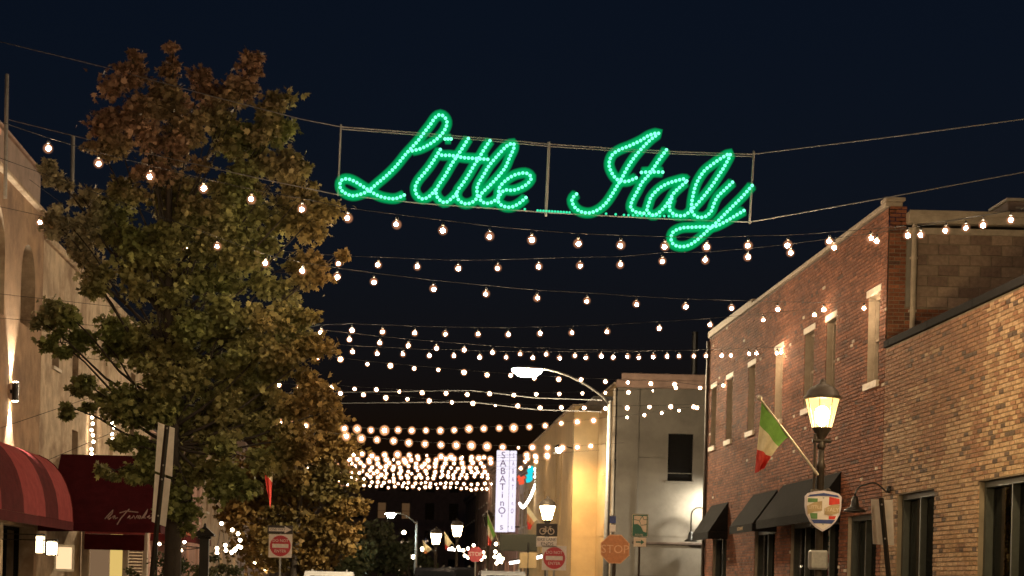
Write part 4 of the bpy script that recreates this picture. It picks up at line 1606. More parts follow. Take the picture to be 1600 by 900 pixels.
flag(P(1278, 742, 26.6), P(1187, 622, 26.0), 'green white and red flag on a slanted staff fixed to the large lit lantern', 1.0, 'flags along the street', sway=-.12, frac=.5)

# the shield under the lantern
lantern(7.0, 13.5, 4.0, 1.0, M['lantern'], 'nearest lit street lantern on the brick building pavement', 'street lanterns')  # this lantern and the next are added out of view as light sources
lantern(-4.6, 17.0, 4.0, 1.0, M['lantern'], 'nearest lit street lantern on the stucco building pavement', 'street lanterns')
S0 = P(1286, 798, 26.5)
px = 26.5 / F
sh = thing('shield_sign', S0, 'shield shaped sign with tricolour stripes and gold ribbon on the lantern post', 'sign')
outl = [(-28.5, -22), (-24, -27), (-14, -30), (0, -31.5), (14, -30), (24, -27), (28.5, -22), (28.5, -6), (26, 6), (20, 17), (11, 26), (0, 32.5), (-11, 26), (-20, 17), (-26, 6), (-28.5, -6)]


def shp(pts, k=1.0):
    return [(S0.x + x * k * px, S0.z - y * k * px) for x, y in pts]


yS = S0.y
mb = MB().plate(shp(outl), yS, yS + .03)
mb.build('border', M['spink'], sh)
mb = MB().plate(shp(outl, .9), yS - .006, yS - .001)
mb.build('field', M['swhite'], sh)
mb = MB()
mb.plate(shp([(-24, -19), (-9, -19), (-9, -13), (-24.5, -13)]), yS - .012, yS - .007)
mb.plate(shp([(-21, 4), (-9, 4), (-9, 13), (-18.5, 13)]), yS - .012, yS - .007)
mb.build('green_stripe', M['sgreen2'], sh)
mb = MB()
mb.plate(shp([(9, -22), (25, -19), (25.5, -11), (9, -9)]), yS - .012, yS - .007)
mb.plate(shp([(9, 8), (20.5, 8), (18, 13), (9, 13)]), yS - .012, yS - .007)
mb.build('red_stripe', M['fred'], sh)
mb = MB()
mb.plate(shp([(-25, -21), (-21.5, -24.5), (0, -27.8), (21.5, -24.5), (25, -21), (9, -23), (-9, -23)]), yS - .014, yS - .0125)
mb.build('blue_band', M['sblue'], sh)
mb = MB()
mb.plate(shp([(-19, 14), (19, 14), (14, 20), (-14, 20)]), yS - .014, yS - .0125)
mb.build('blue_band', M['sblue'], sh)
mb = MB()
mb.plate(shp([(-25.5, -7), (-14, -13), (-2, -15), (-2, 0), (-14, 2), (-24, 6)]), yS - .016, yS - .0145)
mb.plate(shp([(2, -4), (12, -9), (25.5, -10), (24.5, 3), (12, 7), (2, 6)]), yS - .016, yS - .0145)
mb.build('ribbon', M['sgold'], sh)
text('lettering', 'LITTLE', .068, M['scream'], sh, (S0.x - 13 * px, yS - .018, S0.z + 5 * px), face='-Y', depth=.001)
text('lettering', 'ITALY', .078, M['scream'], sh, (S0.x + 13.5 * px, yS - .018, S0.z + 1.5 * px), face='-Y', depth=.001)
mb = MB()
mb.plate(shp([(-1.6, -20), (0, -21.6), (1.6, -20), (0, -18.4)]), yS - .012, yS - .008)
mb.build('bolt', M['galv'], sh)
mb = MB()
mb.plate(shp([(-1.6, 21), (0, 19.4), (1.6, 21), (0, 22.6)]), yS - .018, yS - .0145)
mb.build('bolt', M['galv'], sh)

for pxx, py, d, s, lab in ((855, 812, 64, 1.15, 'lit street lantern behind the bike lane sign'), (714, 838, 92, 1.25, 'lit street lantern in front of the dark block, higher of the two far ones'), (681, 850, 98, 1.3, 'lit street lantern by the two small flags, lower of the two far ones')):
    p = P(pxx, py, d)
    lantern(p.x, p.y, p.z, s, M['lantern_far'], lab, 'street lanterns')
p = P(763, 822, 96)
lantern(p.x, p.y, p.z, 1.2, M['glass'], 'unlit dark lantern standing in front of the tall white lit sign', 'street lanterns')
p = P(320, 838, 39)
t = thing('post_lantern', (p.x, p.y, .13), 'dark pyramid capped post among shrubs under the big tree', 'lamp post')
mb = MB()
mb.bbox(p.x - .1, p.x + .1, p.y - .1, p.y + .1, .13, p.z, .01)
mb.build('post', M['metal_black'], t)
mb = MB()
mb.lathe((p.x, p.y, p.z), [(.3, 0), (.31, .04), (.12, .16), (.05, .2), (.03, .28)], 4, 0, math.pi / 4)
mb.build('cap', M['metal_black'], t)
mb = MB()
mb.bbox(p.x - .14, p.x + .14, p.y - .14, p.y + .14, p.z - .06, p.z - .004, .01)
mb.build('collar', M['metal_black'], t)


def cobra(pole_px, d, head_px, lens, label, zr, droplen=.62, lean=0):
    top = P(*pole_px, d)
    hd = P(*head_px, d - 1.0)
    t = thing('street_light', (top.x, top.y, .13), label, 'street light', 'street lights on tall poles')
    mb = MB()
    mb.tube([(top.x + lean, top.y, .13), (top.x + lean * .5, top.y, top.z * .5), (top.x, top.y, top.z)], [.11, .09, .065], 10)
    mb.lathe((top.x + lean, top.y, .13), [(.2, 0), (.2, .1), (.12, .18)], 10)
    mb.build('pole', M['galv'], t, True)
    mb = MB()
    pts = []
    for i in range(13):
        q = i / 12
        pts.append(Vector((top.x + (hd.x + .3 - top.x) * q, top.y - q, top.z - .15 + (hd.z + .06 - top.z + .15) * math.sin(q * math.pi / 2) ** zr)))
    mb.tube(pts, .04, 8)
    mb.build('arm', M['galv'], t, True)
    mb = MB()
    prof = [(.02, -.42), (.1, -.38), (.16, -.15), (.17, .1), (.12, .35), (.05, .5)]
    vs = []
    for r, x in prof:
        for k in range(8):
            a = math.pi * k / 7
            vs.append((hd.x + x, hd.y + r * math.cos(a), hd.z + .02 + r * .7 * math.sin(a)))
    fs = [(i * 8 + k, i * 8 + k + 1, i * 8 + 9 + k, i * 8 + 8 + k) for i in range(len(prof) - 1) for k in range(7)]
    mb.poly(vs, fs)
    mb.build('housing', M['galv'], t, True)
    mb = MB()
    vs = []
    rings = 6
    for i in range(rings + 1):
        a = math.pi / 2 * i / rings
        for k in range(14):
            b = 2 * math.pi * k / 14
            vs.append((hd.x - .05 + droplen / 2 * math.cos(a) * math.cos(b), hd.y + .15 * math.cos(a) * math.sin(b), hd.z + .03 - .27 * math.sin(a)))
    fs = [(i * 14 + k, i * 14 + (k + 1) % 14, i * 14 + 14 + (k + 1) % 14, i * 14 + 14 + k) for i in range(rings) for k in range(14)]
    mb.poly(vs, fs)
    mb.build('lens', lens, t, True)
    return t


cobra((953, 626), 60, (826, 578), M['cobra'], 'tall curved arm street light glaring in front of the ochre building', .75, 1.0)
cobra((651, 815), 105, (612, 803), M['cobra_cool'], 'far cool white street light beside the dark trees', .9, .5)
mb = MB()
a, b = P(735, 628, 66), P(940, 648, 64)
for dz in (0, .42):
    mb.tube([a + Vector((-14, 8, .3 + dz)), a + Vector((0, 0, dz)), (a + b) / 2 + Vector((0, 0, dz - .05)), b + Vector((0, 0, dz + .1))], .014, 5)
o = mb.build('overhead_wire', M['wire'])
tag(o, 'pair of overhead wires catching the glare of the curved street light', 'wire')


# ------------------------------------------------------------------ road signs
def post(t, x, y, z0, z1, m='galv', r=.028, name='post', dx=0.0):
    mb = MB()
    mb.tube([(x + dx, y + .04, z0), (x, y + .04, z1)], r, 8)
    mb.build(name, M[m], t)


def disc(mb, x, z, r, y0, y1, n=28):
    mb.plate([(x + r * math.cos(2 * math.pi * k / n), z - r * math.sin(2 * math.pi * k / n)) for k in range(n)], y0, y1)


def no_entry(c, s, label, extra=None, red='sred', white='swhite'):
    t = thing('no_entry_sign', (c.x, c.y, .13), label, 'road sign', 'no entry signs')
    post(t, c.x, c.y, .13, c.z + s * .5)
    h = s / 2
    mb = MB().bbox(c.x - h, c.x + h, c.y, c.y + .008, c.z - h, c.z + h, .004)
    mb.build('panel', M[white], t)
    mb = MB()
    disc(mb, c.x, c.z, h * .9, c.y - .005, c.y - .001)
    mb.build('red_disc', M[red], t)
    mb = MB().bbox(c.x - h * .7, c.x + h * .7, c.y - .010, c.y - .0055, c.z - h * .17, c.z + h * .17, .001)
    mb.build('white_bar', M[white], t)
    text('lettering', 'DO NOT', s * .17, M[white], t, (c.x, c.y - .008, c.z + h * .45), depth=.001)
    text('lettering', 'ENTER', s * .17, M[white], t, (c.x, c.y - .008, c.z - h * .45), depth=.001)
    return t


c = P(438, 853, 57)
t = no_entry(c, .74, 'no entry sign with a one way plate above it beside the trees')
a = P(438, 827.5, 57)
mb = MB().bbox(a.x - .4, a.x + .4, a.y - .01, a.y, a.z - .13, a.z + .13, .004)
mb.build('one_way_plate', M['sblack'], t)
mb = MB()
w = .36
mb.plate([(a.x - w, a.z + .055), (a.x + .14, a.z + .055), (a.x + .14, a.z + .11), (a.x + w, a.z), (a.x + .14, a.z - .11), (a.x + .14, a.z - .055), (a.x - w, a.z - .055)], a.y - .016, a.y - .011)
mb.build('arrow', M['swhite'], t)
text('lettering', 'ONE WAY', .105, M['sblack'], t, (a.x - .08, a.y - .018, a.z), depth=.001)
post(t, c.x, c.y, c.z, a.z + .14)

c = P(866, 872, 56)
t = no_entry(c, .76, 'no entry sign standing before the ochre building')
bk = thing('bike_lane_sign', P(854, 836, 56), 'bike lane ends sign with white bicycle on black above the no entry sign', 'road sign')
b0 = P(854.5, 828, 56)
mb = MB().bbox(b0.x - .33, b0.x + .33, b0.y, b0.y + .008, b0.z - .2, b0.z + .2, .004)
mb.build('bicycle_panel', M['sblack'], bk)
mb = MB()
for sx in (-.13, .13):
    ring = [(b0.x + sx + .09 * math.cos(q * math.pi / 8), b0.y - .006, b0.z - .045 + .09 * math.sin(q * math.pi / 8)) for q in range(17)]
    mb.tube(ring, .016, 5)
for l_ in ([(-.13, -.045), (-.05, .06), (.09, .06), (0, -.045), (-.05, .06)], [(-.13, -.045), (0, -.045)], [(.13, -.045), (.08, .11), (.13, .11)], [(-.07, .095), (-.02, .095)]):
    mb.tube([(b0.x + x, b0.y - .006, b0.z + z) for x, z in l_], .014, 5)
mb.build('bicycle_emblem', M['scream'], bk)
b1_ = P(854, 846, 56)
mb = MB().bbox(b1_.x - .32, b1_.x + .32, b1_.y, b1_.y + .008, b1_.z - .17, b1_.z + .14, .004)
mb.build('text_panel', M['swhite'], bk)
text('lettering', 'BIKE LANE', .125, M['sblack'], bk, (b1_.x, b1_.y - .002, b1_.z + .055), depth=.001)
text('lettering', 'ENDS', .16, M['sblack'], bk, (b1_.x + .02, b1_.y - .002, b1_.z - .085), depth=.001)
post(bk, b1_.x, b1_.y + .02, .13, b0.z + .2, dx=.1)

c = P(961, 858, 46)
st = thing('stop_sign', (c.x, c.y, .13), 'sun faded orange stop sign at the street corner', 'road sign')
r = .40
oc = lambda r: [(c.x + r * math.cos(math.pi / 8 + k * math.pi / 4), c.z - r * math.sin(math.pi / 8 + k * math.pi / 4)) for k in range(8)]
mb = MB().plate(oc(r), c.y, c.y + .006)
mb.build('border', M['sorange_l'], st)
mb = MB().plate(oc(r * .95), c.y - .004, c.y - .001)
mb.build('octagon', M['sorange'], st)
text('lettering', 'STOP', .30, M['sorange_l'], st, (c.x, c.y - .006, c.z - .01), depth=.001)
post(st, c.x, c.y, .13, c.z + .3, 'metal_dark', .035)
c = P(957, 812, 46)
t = thing('street_name_plate', c, 'small narrow plates fixed on the pole above the stop sign', 'sign')
for dz in (0, -.22):
    mb = MB().bbox(c.x - .07, c.x + .09, c.y, c.y + .01, c.z + dz - .09, c.z + dz + .09, .004)
    mb.build('plate', M['swhite'] if dz else M['sblue'], t)
mb = MB()
mb.tube([(c.x, c.y + .04, .13), (c.x, c.y + .04, c.z + .12)], .03, 8)
mb.build('post', M['galv'], t)

c = P(1000, 821, 49)
gs = thing('green_sign', (c.x, c.y, .13), 'green route sign with a cream map shape and arrow plate below', 'road sign')
h, w = .31, .225
mb = MB().bbox(c.x - w, c.x + w, c.y, c.y + .008, c.z - h, c.z + h, .004)
mb.build('panel', M['sgreen'], gs)
mb = MB()
for l_ in ([(-w + .012, h - .012), (w - .012, h - .012), (w - .012, -h + .012), (-w + .012, -h + .012), (-w + .012, h - .012)],):
    mb.tube([(c.x + x, c.y - .004, c.z + z) for x, z in l_], .009, 4)
mb.build('border', M['scream'], gs)
mb = MB()
mb.plate([(c.x - .17, c.z + .26), (c.x + .18, c.z + .26), (c.x + .18, c.z - .19), (c.x + .1, c.z - .17), (c.x + .02, c.z - .02), (c.x - .06, c.z + .04), (c.x - .17, c.z + .03)], c.y - .006, c.y - .001)
mb.build('map_shape', M['scream'], gs)
mb = MB()
for l_ in ([(-.17, .16), (-.02, .13), (.06, .26)], [(-.02, .13), (.03, .0), (.18, .03)], [(.06, .26), (.1, .16), (.18, .16)]):
    mb.tube([(c.x + x, c.y - .008, c.z + z) for x, z in l_], .008, 4)
mb.build('route_line', M['sgreen'], gs)
text('lettering', 'ROUTE', .07, M['scream'], gs, (c.x - .02, c.y - .003, c.z - .26), depth=.001)
mb = MB().bbox(c.x - .16, c.x + .18, c.y, c.y + .008, c.z - h - .27, c.z - h - .02, .004)
mb.build('arrow_plate', M['scream'], gs)
mb = MB()
z = c.z - h - .145
mb.plate([(c.x - .1, z + .02), (c.x + .04, z + .02), (c.x + .04, z + .07), (c.x + .13, z), (c.x + .04, z - .07), (c.x + .04, z - .02), (c.x - .1, z - .02)], c.y - .005, c.y - .001)
mb.build('arrow', M['sgreen'], gs)
post(gs, c.x, c.y, .13, c.z + h, 'metal_dark', .03)


def sign_back(quads, pole, d, label, m='alu'):
    a, b = P(*pole[0], d - .05), P(*pole[1], d - .05)
    foot = b + (b - a) * ((b.z - .13) / (a.z - b.z))
    t = thing('parking_sign', foot, label, 'road sign')
    for qd in quads:
        pts = [P(x, y, d + (.22 if i in (1, 2) else 0)) for i, (x, y) in enumerate(qd)]
        mb = MB()
        off = Vector((0, .008, 0))
        mb.poly(pts + [p + off for p in pts], [(0, 1, 2, 3), (7, 6, 5, 4), (0, 4, 5, 1), (1, 5, 6, 2), (2, 6, 7, 3), (3, 7, 4, 0)])
        mb.build('plate', M[m], t)
    mb = MB()
    dirv = (a - foot).normalized()
    mb.tube([foot, a + dirv * .02], .034, 4)
    mb.build('post', M['metal_black'], t)
    mb = MB()
    for qd in quads:
        for f in (.12, .88):
            x = sum(q_[0] for q_ in qd) / 4
            yy = qd[0][1] + (qd[3][1] - qd[0][1]) * f
            xx = pole[0][0] + (pole[1][0] - pole[0][0]) * (yy - pole[0][1]) / (pole[1][1] - pole[0][1])
            mb.ball(P(xx, yy, d - .085), .014, 6, 4)
    mb.build('bolt', M['galv'], t)


sign_back([[(247, 660), (273, 669), (269, 745), (242, 736)], [(242, 740), (267, 749), (259, 823), (237, 815)]], [(261, 667), (239, 884)], 24, 'leaning pair of pale sign backs on a black post beneath the big tree')
sign_back([[(1361, 780), (1395, 781), (1397, 852), (1364, 850)]], [(1377, 780), (1387, 885)], 24, 'grey sign backs on a leaning dark post before the shop windows')
q0, q1 = P(781, 834, 62), P(839, 862, 62)
t = thing('overhead_board', ((q0.x + q1.x) / 2, 62, .13), 'dark board seen from behind beneath the tall white lit sign', 'board')
mb = MB().bbox(q0.x, q1.x, 62, 62.03, q1.z, q0.z, .01)
mb.build('panel', mat('board_back', (.022, .021, .015), .8, .2, 6, spec=.1), t)
bp = mat('board_plate', (.2, .135, .06), .7, .2, 6)
a, b = P(812, 862, 61.9), P(824, 888, 61.9)
c_, d_ = P(826, 862, 61.9), P(838, 888, 61.9)
for u, v in ((a, b), (c_, d_)):
    mb = MB().bbox(u.x, v.x, 61.88, 61.9, v.z, u.z - .03, .004)
    mb.build('plate', bp, t)
mb = MB()
xm = (b.x + c_.x) / 2
mb.tube([(xm, 61.95, .13), (xm, 61.95, q1.z + .3)], .04, 8)
mb.build('post', M['metal_black'], t)
c = P(743, 866, 88)
t = thing('stop_sign', (c.x, c.y, .13), 'distant red stop sign ringed by blurred bulbs near the far shopfronts', 'road sign')
oc2 = lambda r: [(c.x + r * math.cos(math.pi / 8 + k * math.pi / 4), c.z - r * math.sin(math.pi / 8 + k * math.pi / 4)) for k in range(8)]
mb = MB().plate(oc2(.40), c.y, c.y + .006)
mb.build('octagon', M['sred'], t)
text('lettering', 'STOP', .27, M['swhite'], t, (c.x, c.y - .004, c.z), depth=.001)
post(t, c.x, c.y, .13, c.z + .3, r=.04)

# ------------------------------------------------------------------ the tall lit restaurant sign and its neon
VD = 112.0
A0, A1 = P(776.7, 703.5, VD), P(793.3, 831.5, VD)
t = thing('vertical_sign', (8.2, VD, A1.z), 'tall white lit box sign with purple letters stacked down its face', 'sign')
mb = MB().bbox(A0.x, A1.x, VD, VD + .25, A1.z, A0.z, .03)
mb.build('light_box', M['signbox'], t)
B0, B1 = P(797.5, 704, VD), P(804.8, 831, VD)
mb = MB().bbox(B0.x, B1.x, VD + .1, VD + .35, B1.z, B0.z, .03)
mb.build('light_box', M['signbox'], t)
mb = MB()
for z in (A0.z - .3, A1.z + .3):
    mb.bbox(A1.x + .003, 8.5, VD + .12, VD + .2, z, z + .1, .01)
mb.build('bracket', M['metal_black'], t)
pur = mat('sign_purple', (.22, .08, .36), .5, .1, 5)
for i, ch in enumerate("SABATinO's"):
    z = A0.z - .32 - i * (A0.z - A1.z - .55) / 9.2
    text('letter', ch, .6, pur, t, ((A0.x + A1.x) / 2, VD - .012, z), depth=.004)
for i, ch in enumerate("SABATinO's"):
    z = A0.z - .32 - i * (A0.z - A1.z - .55) / 9.2
    text('letter', ch, .42, pur, t, ((B0.x + B1.x) / 2, VD + .088, z), sx=.5, depth=.003)
N0 = P(822, 760, 100)
t = thing('neon_sign', N0, 'small cyan and red neon with a curve of white bulbs beside the tall white sign', 'sign')


def neon(pts, m, r):
    mb = MB()
    mb.tube([P(x, y, 100) for x, y in spline(pts, 2)], r, 7)
    mb.build('neon_tube', M[m], t)


neon([(829, 729), (832, 734), (827, 742), (830, 748), (824, 752), (826, 746), (824, 741)], 'neon_cyan', .1)
neon([(830, 731), (826, 736), (830, 741), (826, 749)], 'neon_cyan', .1)
neon([(809, 744), (814, 748), (820, 745)], 'neon_red', .09)
neon([(810, 752), (814, 748), (817, 754), (811, 755)], 'neon_red', .09)
mb = MB()
for x, y in [(836, 733), (837, 739), (836, 745), (838, 752), (836, 758), (834, 763)] + spline([(833, 766), (829, 776), (823, 786), (817, 793), (812, 787)], 2.6):
    mb.ball(P(x, y, 100), .075, 8, 5)
o = mb.build('bulb_row', M['neon_white'], t)
o['kind'] = 'stuff'
mb = MB()
mb.tube([P(838, 735, 100.2), P(836, 765, 100.2), P(815, 795, 100.2)], .05, 6)
mb.tube([P(837, 750, 100.2), P(837, 750, 100.2) + Vector((.6, 0, 0))], .05, 6)
mb.build('bracket', M['metal_black'], t)

# far flags
flag(P(781, 852, 90), P(761, 800, 90), 'drooping flag in front of the tall white lit sign base', 1.5, 'flags along the street', frac=.7, cols=('fgreen', 'fwhite', 'fred'))
flag(P(844, 818, 76), P(822, 787, 76), 'golden red flag on a staff left of the bike lane sign', 1.0, 'flags along the street', frac=.8, cols=('fwhite', 'sorange', 'fred'))
flag(P(710, 853, 92), P(694, 832, 92), 'yellow lit flag between the two far street lanterns', .8, 'flags along the street', frac=.8, cols=('fwhite', 'fwhite', 'fred'))
flag(P(679, 863, 98), P(660, 845, 98), 'small flag under the lowest far street lantern', .6, 'flags along the street', frac=.8, cols=('fwhite', 'fwhite', 'sorange'))
flag(P(404, 716, 60), P(428, 735, 60), 'red flag lit among the leaves of the trees', 1.3, 'flags along the street', frac=.9, cols=('fwhite', 'fred', 'fred'))


# ------------------------------------------------------------------ lights at shopfronts
def light_cluster(label, pts, d, r, m='fairy', name='fairy_lights', seed=1):
    t = thing(name, P(*pts[0], d), label, 'fairy lights')
    mb = MB()
    mb.tube([P(x, y, d + .05) for x, y in pts], .012, 4)
    mb.build('cable', M['cable'], t)
    bmm = MB()
    bmm.ball((0, 0, 0), r, 7, 5)
    me = bmm.mesh('bulb', M[m], True)
    for x, y in pts:
        link('bulb', me, t, P(x, y, d))


light_cluster('short vertical strand of tiny lights on the stucco annex, nearer the dome awning', [(144, 652), (145, 662), (143, 672), (145, 680), (146, 690), (143, 702), (143, 709)], 49, .045)
light_cluster('short vertical strand of tiny lights on the stucco annex, nearer the big trunk', [(180, 641), (177, 650), (175, 660), (178, 668), (175, 678), (176, 686), (179, 695)], 51, .045)
light_cluster('tangle of bright bulbs by the pink house shrubs', [(339, 857), (346, 818), (352, 852), (353, 860), (363, 828), (372, 834), (375, 844), (372, 854), (366, 860), (362, 863), (368, 858), (376, 855), (339, 864)], 58, .06)
light_cluster('pair of bulbs low between the trunk and the shrubs', [(288, 847), (283, 860), (315, 856), (249, 850)], 44, .04)
light_cluster('strand of bulbs low behind the one way plate', [(403, 849), (407, 857), (415, 890), (400, 862), (398, 880)], 66, .06)
light_cluster('row of bulbs ringing the distant red stop sign', [(706, 857), (716, 855), (724, 860), (731, 857), (740, 852), (748, 858), (755, 863), (757, 870), (752, 874), (726, 868), (731, 871)], 90, .075)
light_cluster('cluster of bulbs on a small tree at the far shopfront', [(775, 850), (774, 862), (773, 870), (778, 874), (783, 878), (785, 873), (780, 868), (776, 880)], 86, .08)
light_cluster('scattered far lamps low before the dark trees', [(631, 832), (593, 833), (622, 882), (620, 890), (660, 858), (646, 870)], 140, .16)
for k, (x0, y0, x1, y1, dd, lab) in enumerate([(796, 880, 814, 877, 84, 'level'), (828, 874, 852, 868, 80, 'sloping'), (700, 858, 722, 860, 95, 'short')]):
    a, b = P(x0, y0, dd), P(x1, y1, dd)
    t = thing('shopfront_light', a, lab + ' bright tube light along a far shopfront', 'light')
    mb = MB()
    mb.tube([a, b], .06, 8)
    mb.build('tube', M['neon_white'], t, True)
    mb = MB()
    mb.tube([a + Vector((0, .09, .09)), b + Vector((0, .09, .09))], .05, 6)
    mb.build('batten', M['metal_black'], t)


light_cluster('small bulbs glowing inside the nearest large shop window', [(1558, 887), (1566, 858), (1573, 880), (1580, 868), (1584, 845), (1590, 882), (1596, 866), (1570, 893), (1545, 872)], 31.5, .022, m='far_core')  # bulbs added in place of lights mirrored in the pane
light_cluster('small bulbs inside the shop window under the longest black awning', [(1248, 885), (1262, 872), (1290, 880), (1300, 868)], 42, .025, m='far_core')  # this and the next: bulbs added to brighten dim shop rooms
light_cluster('small bulbs inside the shop window under the middle black awning', [(1198, 852), (1200, 868), (1196, 884), (1203, 893)], 47, .03, m='far_core')
light_cluster('few small bulbs inside the narrower shop window of the whitewashed building', [(1423, 897), (1436, 864), (1446, 848), (1450, 858)], 36, .02, m='far_core')  # also added, in place of mirrored lights

# ------------------------------------------------------------------ cars
def car(x, y, label, paint, lights='head', h=1.95, rot=0.0):
    t = thing('parked_car', (x, y, 0), label, 'car', 'cars down the street')
    L, wd = 4.7, 1.9
    z0 = .32

    def side(prof, w, m, name, inset=0.0, parent=None):
        mb = MB()
        n = len(prof)
        tx = lambda a, z: (1 - .18 * max(0, (z - 1.05)) / 1.0)
        vs = [(x - w / 2 * tx(a, z), y + a, z) for a, z in prof] + [(x + w / 2 * tx(a, z), y + a, z) for a, z in prof]
        fs = [tuple(range(n)), tuple(range(2 * n - 1, n - 1, -1))]
        for i in range(n):
            j = (i + 1) % n
            fs.append((i, n + i, n + j, j))
        mb.poly(vs, fs)
        return mb.build(name, m, parent or t)
    b = side([(-2.3, z0), (-2.35, .6), (-2.3, 1.0), (-1.2, 1.12), (-.6, h - .12), (-.3, h), (1.5, h), (1.9, h - .1), (2.25, 1.15), (2.35, .7), (2.3, z0)], wd, M[paint], 'body')
    mb = MB()
    f = lambda s, a, z: x + s * (wd / 2 * (1 - .18 * max(0, z - 1.05)) + .006)
    for s in (-1, 1):
        for prof in ([(-1.0, 1.2), (-.5, h - .18), (.1, h - .14), (.1, 1.2)], [(.2, 1.2), (.2, h - .14), (1.1, h - .14), (1.1, 1.2)], [(1.2, 1.2), (1.2, h - .14), (1.6, h - .18), (1.95, 1.25)]):
            mb.face([(f(s, a, z), y + a, z) for a, z in prof])
    mb.build('side_window', M['car_glass'], t)
    mb = MB()
    for sgn_, prof in ((-1, [(-1.16, 1.18), (-.62, h - .16)]), (1, [(2.22, 1.25), (1.95, h - .16)])):
        (a0, c0), (a1, c1) = prof
        mb.face([(x - .72, y + a0 + sgn_ * .03, c0), (x + .72, y + a0 + sgn_ * .03, c0), (x + .62, y + a1 + sgn_ * .03, c1), (x - .62, y + a1 + sgn_ * .03, c1)])
    mb.build('windscreen', M['car_glass'], t)
    for s in (-1, 1):
        mb = MB()
        mb.bbox(x + s * .72 - .17, x + s * .72 + .17, y - 2.36, y - 2.3, .78, .94, .02)
        mb.build('headlight', M['carlight'] if lights == 'head' else M['fred'], t)
        mb = MB()
        mb.bbox(x + s * 1.02 - .1, x + s * 1.02 + .1, y - .95, y - .83, 1.15, 1.3, .03)
        mb.build('mirror', M[paint], t)
        for a in (-1.45, 1.45):
            mb = MB()
            prof = [(.2, -.11), (.33, -.11), (.345, 0), (.33, .11), (.2, .11)]
            vs, n = [], 20
            for r_, o_ in prof:
                for k in range(n):
                    q_ = 2 * math.pi * k / n
                    vs.append((x + s * (wd / 2 - .1) + o_, y + a + r_ * math.cos(q_), .345 + r_ * math.sin(q_)))
            mb.poly(vs, [(i * n + k, i * n + (k + 1) % n, i * n + n + (k + 1) % n, i * n + n + k) for i in range(4) for k in range(n)])
            wl = mb.build('wheel', M['rubber'], t)
            mb = MB()
            for k in range(n):
                q_, q2 = 2 * math.pi * k / n, 2 * math.pi * (k + 1) / n
                xx = x + s * (wd / 2 - .02)
                mb.face([(xx, y + a, .345), (xx, y + a + .2 * math.cos(q_), .345 + .2 * math.sin(q_)), (xx, y + a + .2 * math.cos(q2), .345 + .2 * math.sin(q2))])
            mb.build('rim', M['galv'], wl)
    mb = MB()
    mb.bbox(x - .93, x + .93, y - 2.42, y - 2.36, .36, .6, .03)
    mb.bbox(x - .93, x + .93, y + 2.36, y + 2.42, .36, .62, .03)
    mb.build('bumper', M['rubber'], t)
    mb = MB()
    for s in (-.6, .6):
        mb = MB()
        mb.tube([(x + s, y - .2, h), (x + s, y - .15, h + .05), (x + s, y + 1.25, h + .05), (x + s, y + 1.3, h)], .02, 6)
        mb.build('roof_rail', M['galv'], t)
    return t


car(-1.9, 62, 'pale van roof just showing in front of the golden tree', 'car_white', 'off', 1.82)
car(2.05, 72, 'dark tall car with lights in the middle of the street', 'car_black', 'head', 2.1)
car(4.35, 66, 'silver tall car parked along the lit shopfronts', 'car_silver', 'off', 2.0)
car(3.4, 84, 'black tall car farther off in front of the lit shops', 'car_black', 'off', 2.25)


# ------------------------------------------------------------------ trees
LV = np.array([(0, 0), (.22, .12), (.5, .3), (.3, .42), (.46, .72), (.16, .66), (0, 1), (-.16, .66), (-.46, .72), (-.3, .42), (-.5, .3), (-.22, .12)])
LSMALL = np.array([(0, 0), (.42, .3), (.3, .7), (0, 1), (-.3, .7), (-.42, .3)])


def foliage(name, parent, centers, n, size, colour, shape=LV, lean=.5):
    """n leaves at cluster centres; each leaf one small lobed blade"""
    N = len(centers)
    k = len(shape)
    rot = rng.normal(size=(N, 3))
    nrm = rot + np.array([0, -.35, .75])
    nrm /= np.linalg.norm(nrm, axis=1)[:, None]
    ax = rng.normal(size=(N, 3)) + np.array([0, 0, -.7])
    ax -= nrm * (ax * nrm).sum(1)[:, None]
    ax /= np.linalg.norm(ax, axis=1)[:, None] + 1e-9
    bx = np.cross(nrm, ax)
    s = size * rng.uniform(.6, 1.25, N)
    fold = .22 * s
    V = centers[:, None, :] + ax[:, None, :] * (shape[None, :, 1] * s[:, None])[..., None] + bx[:, None, :] * (shape[None, :, 0] * s[:, None])[..., None] - nrm[:, None, :] * (np.abs(shape[None, :, 0]) * 2 * fold[:, None])[..., None]
    me = bpy.data.meshes.new(name)
    off = np.array(wloc(parent))
    V = (V - off).reshape(-1, 3)
    me.vertices.add(N * k)
    me.vertices.foreach_set('co', V.astype(np.float32).ravel())
    me.loops.add(N * k)
    me.loops.foreach_set('vertex_index', np.arange(N * k, dtype=np.int32))
    me.polygons.add(N)
    me.polygons.foreach_set('loop_start', np.arange(0, N * k, k, dtype=np.int32))
    at = me.attributes.new('tint', 'FLOAT_COLOR', 'FACE')
    c4 = np.concatenate([colour, np.ones((N, 1))], 1).astype(np.float32)
    at.data.foreach_set('color', c4.ravel())
    me.materials.append(M['leaf'])
    me.update(calc_edges=True)
    o = bpy.data.objects.new(name, me)
    COL.objects.link(o)
    o.parent = parent
    o['kind'] = 'stuff'
    return o


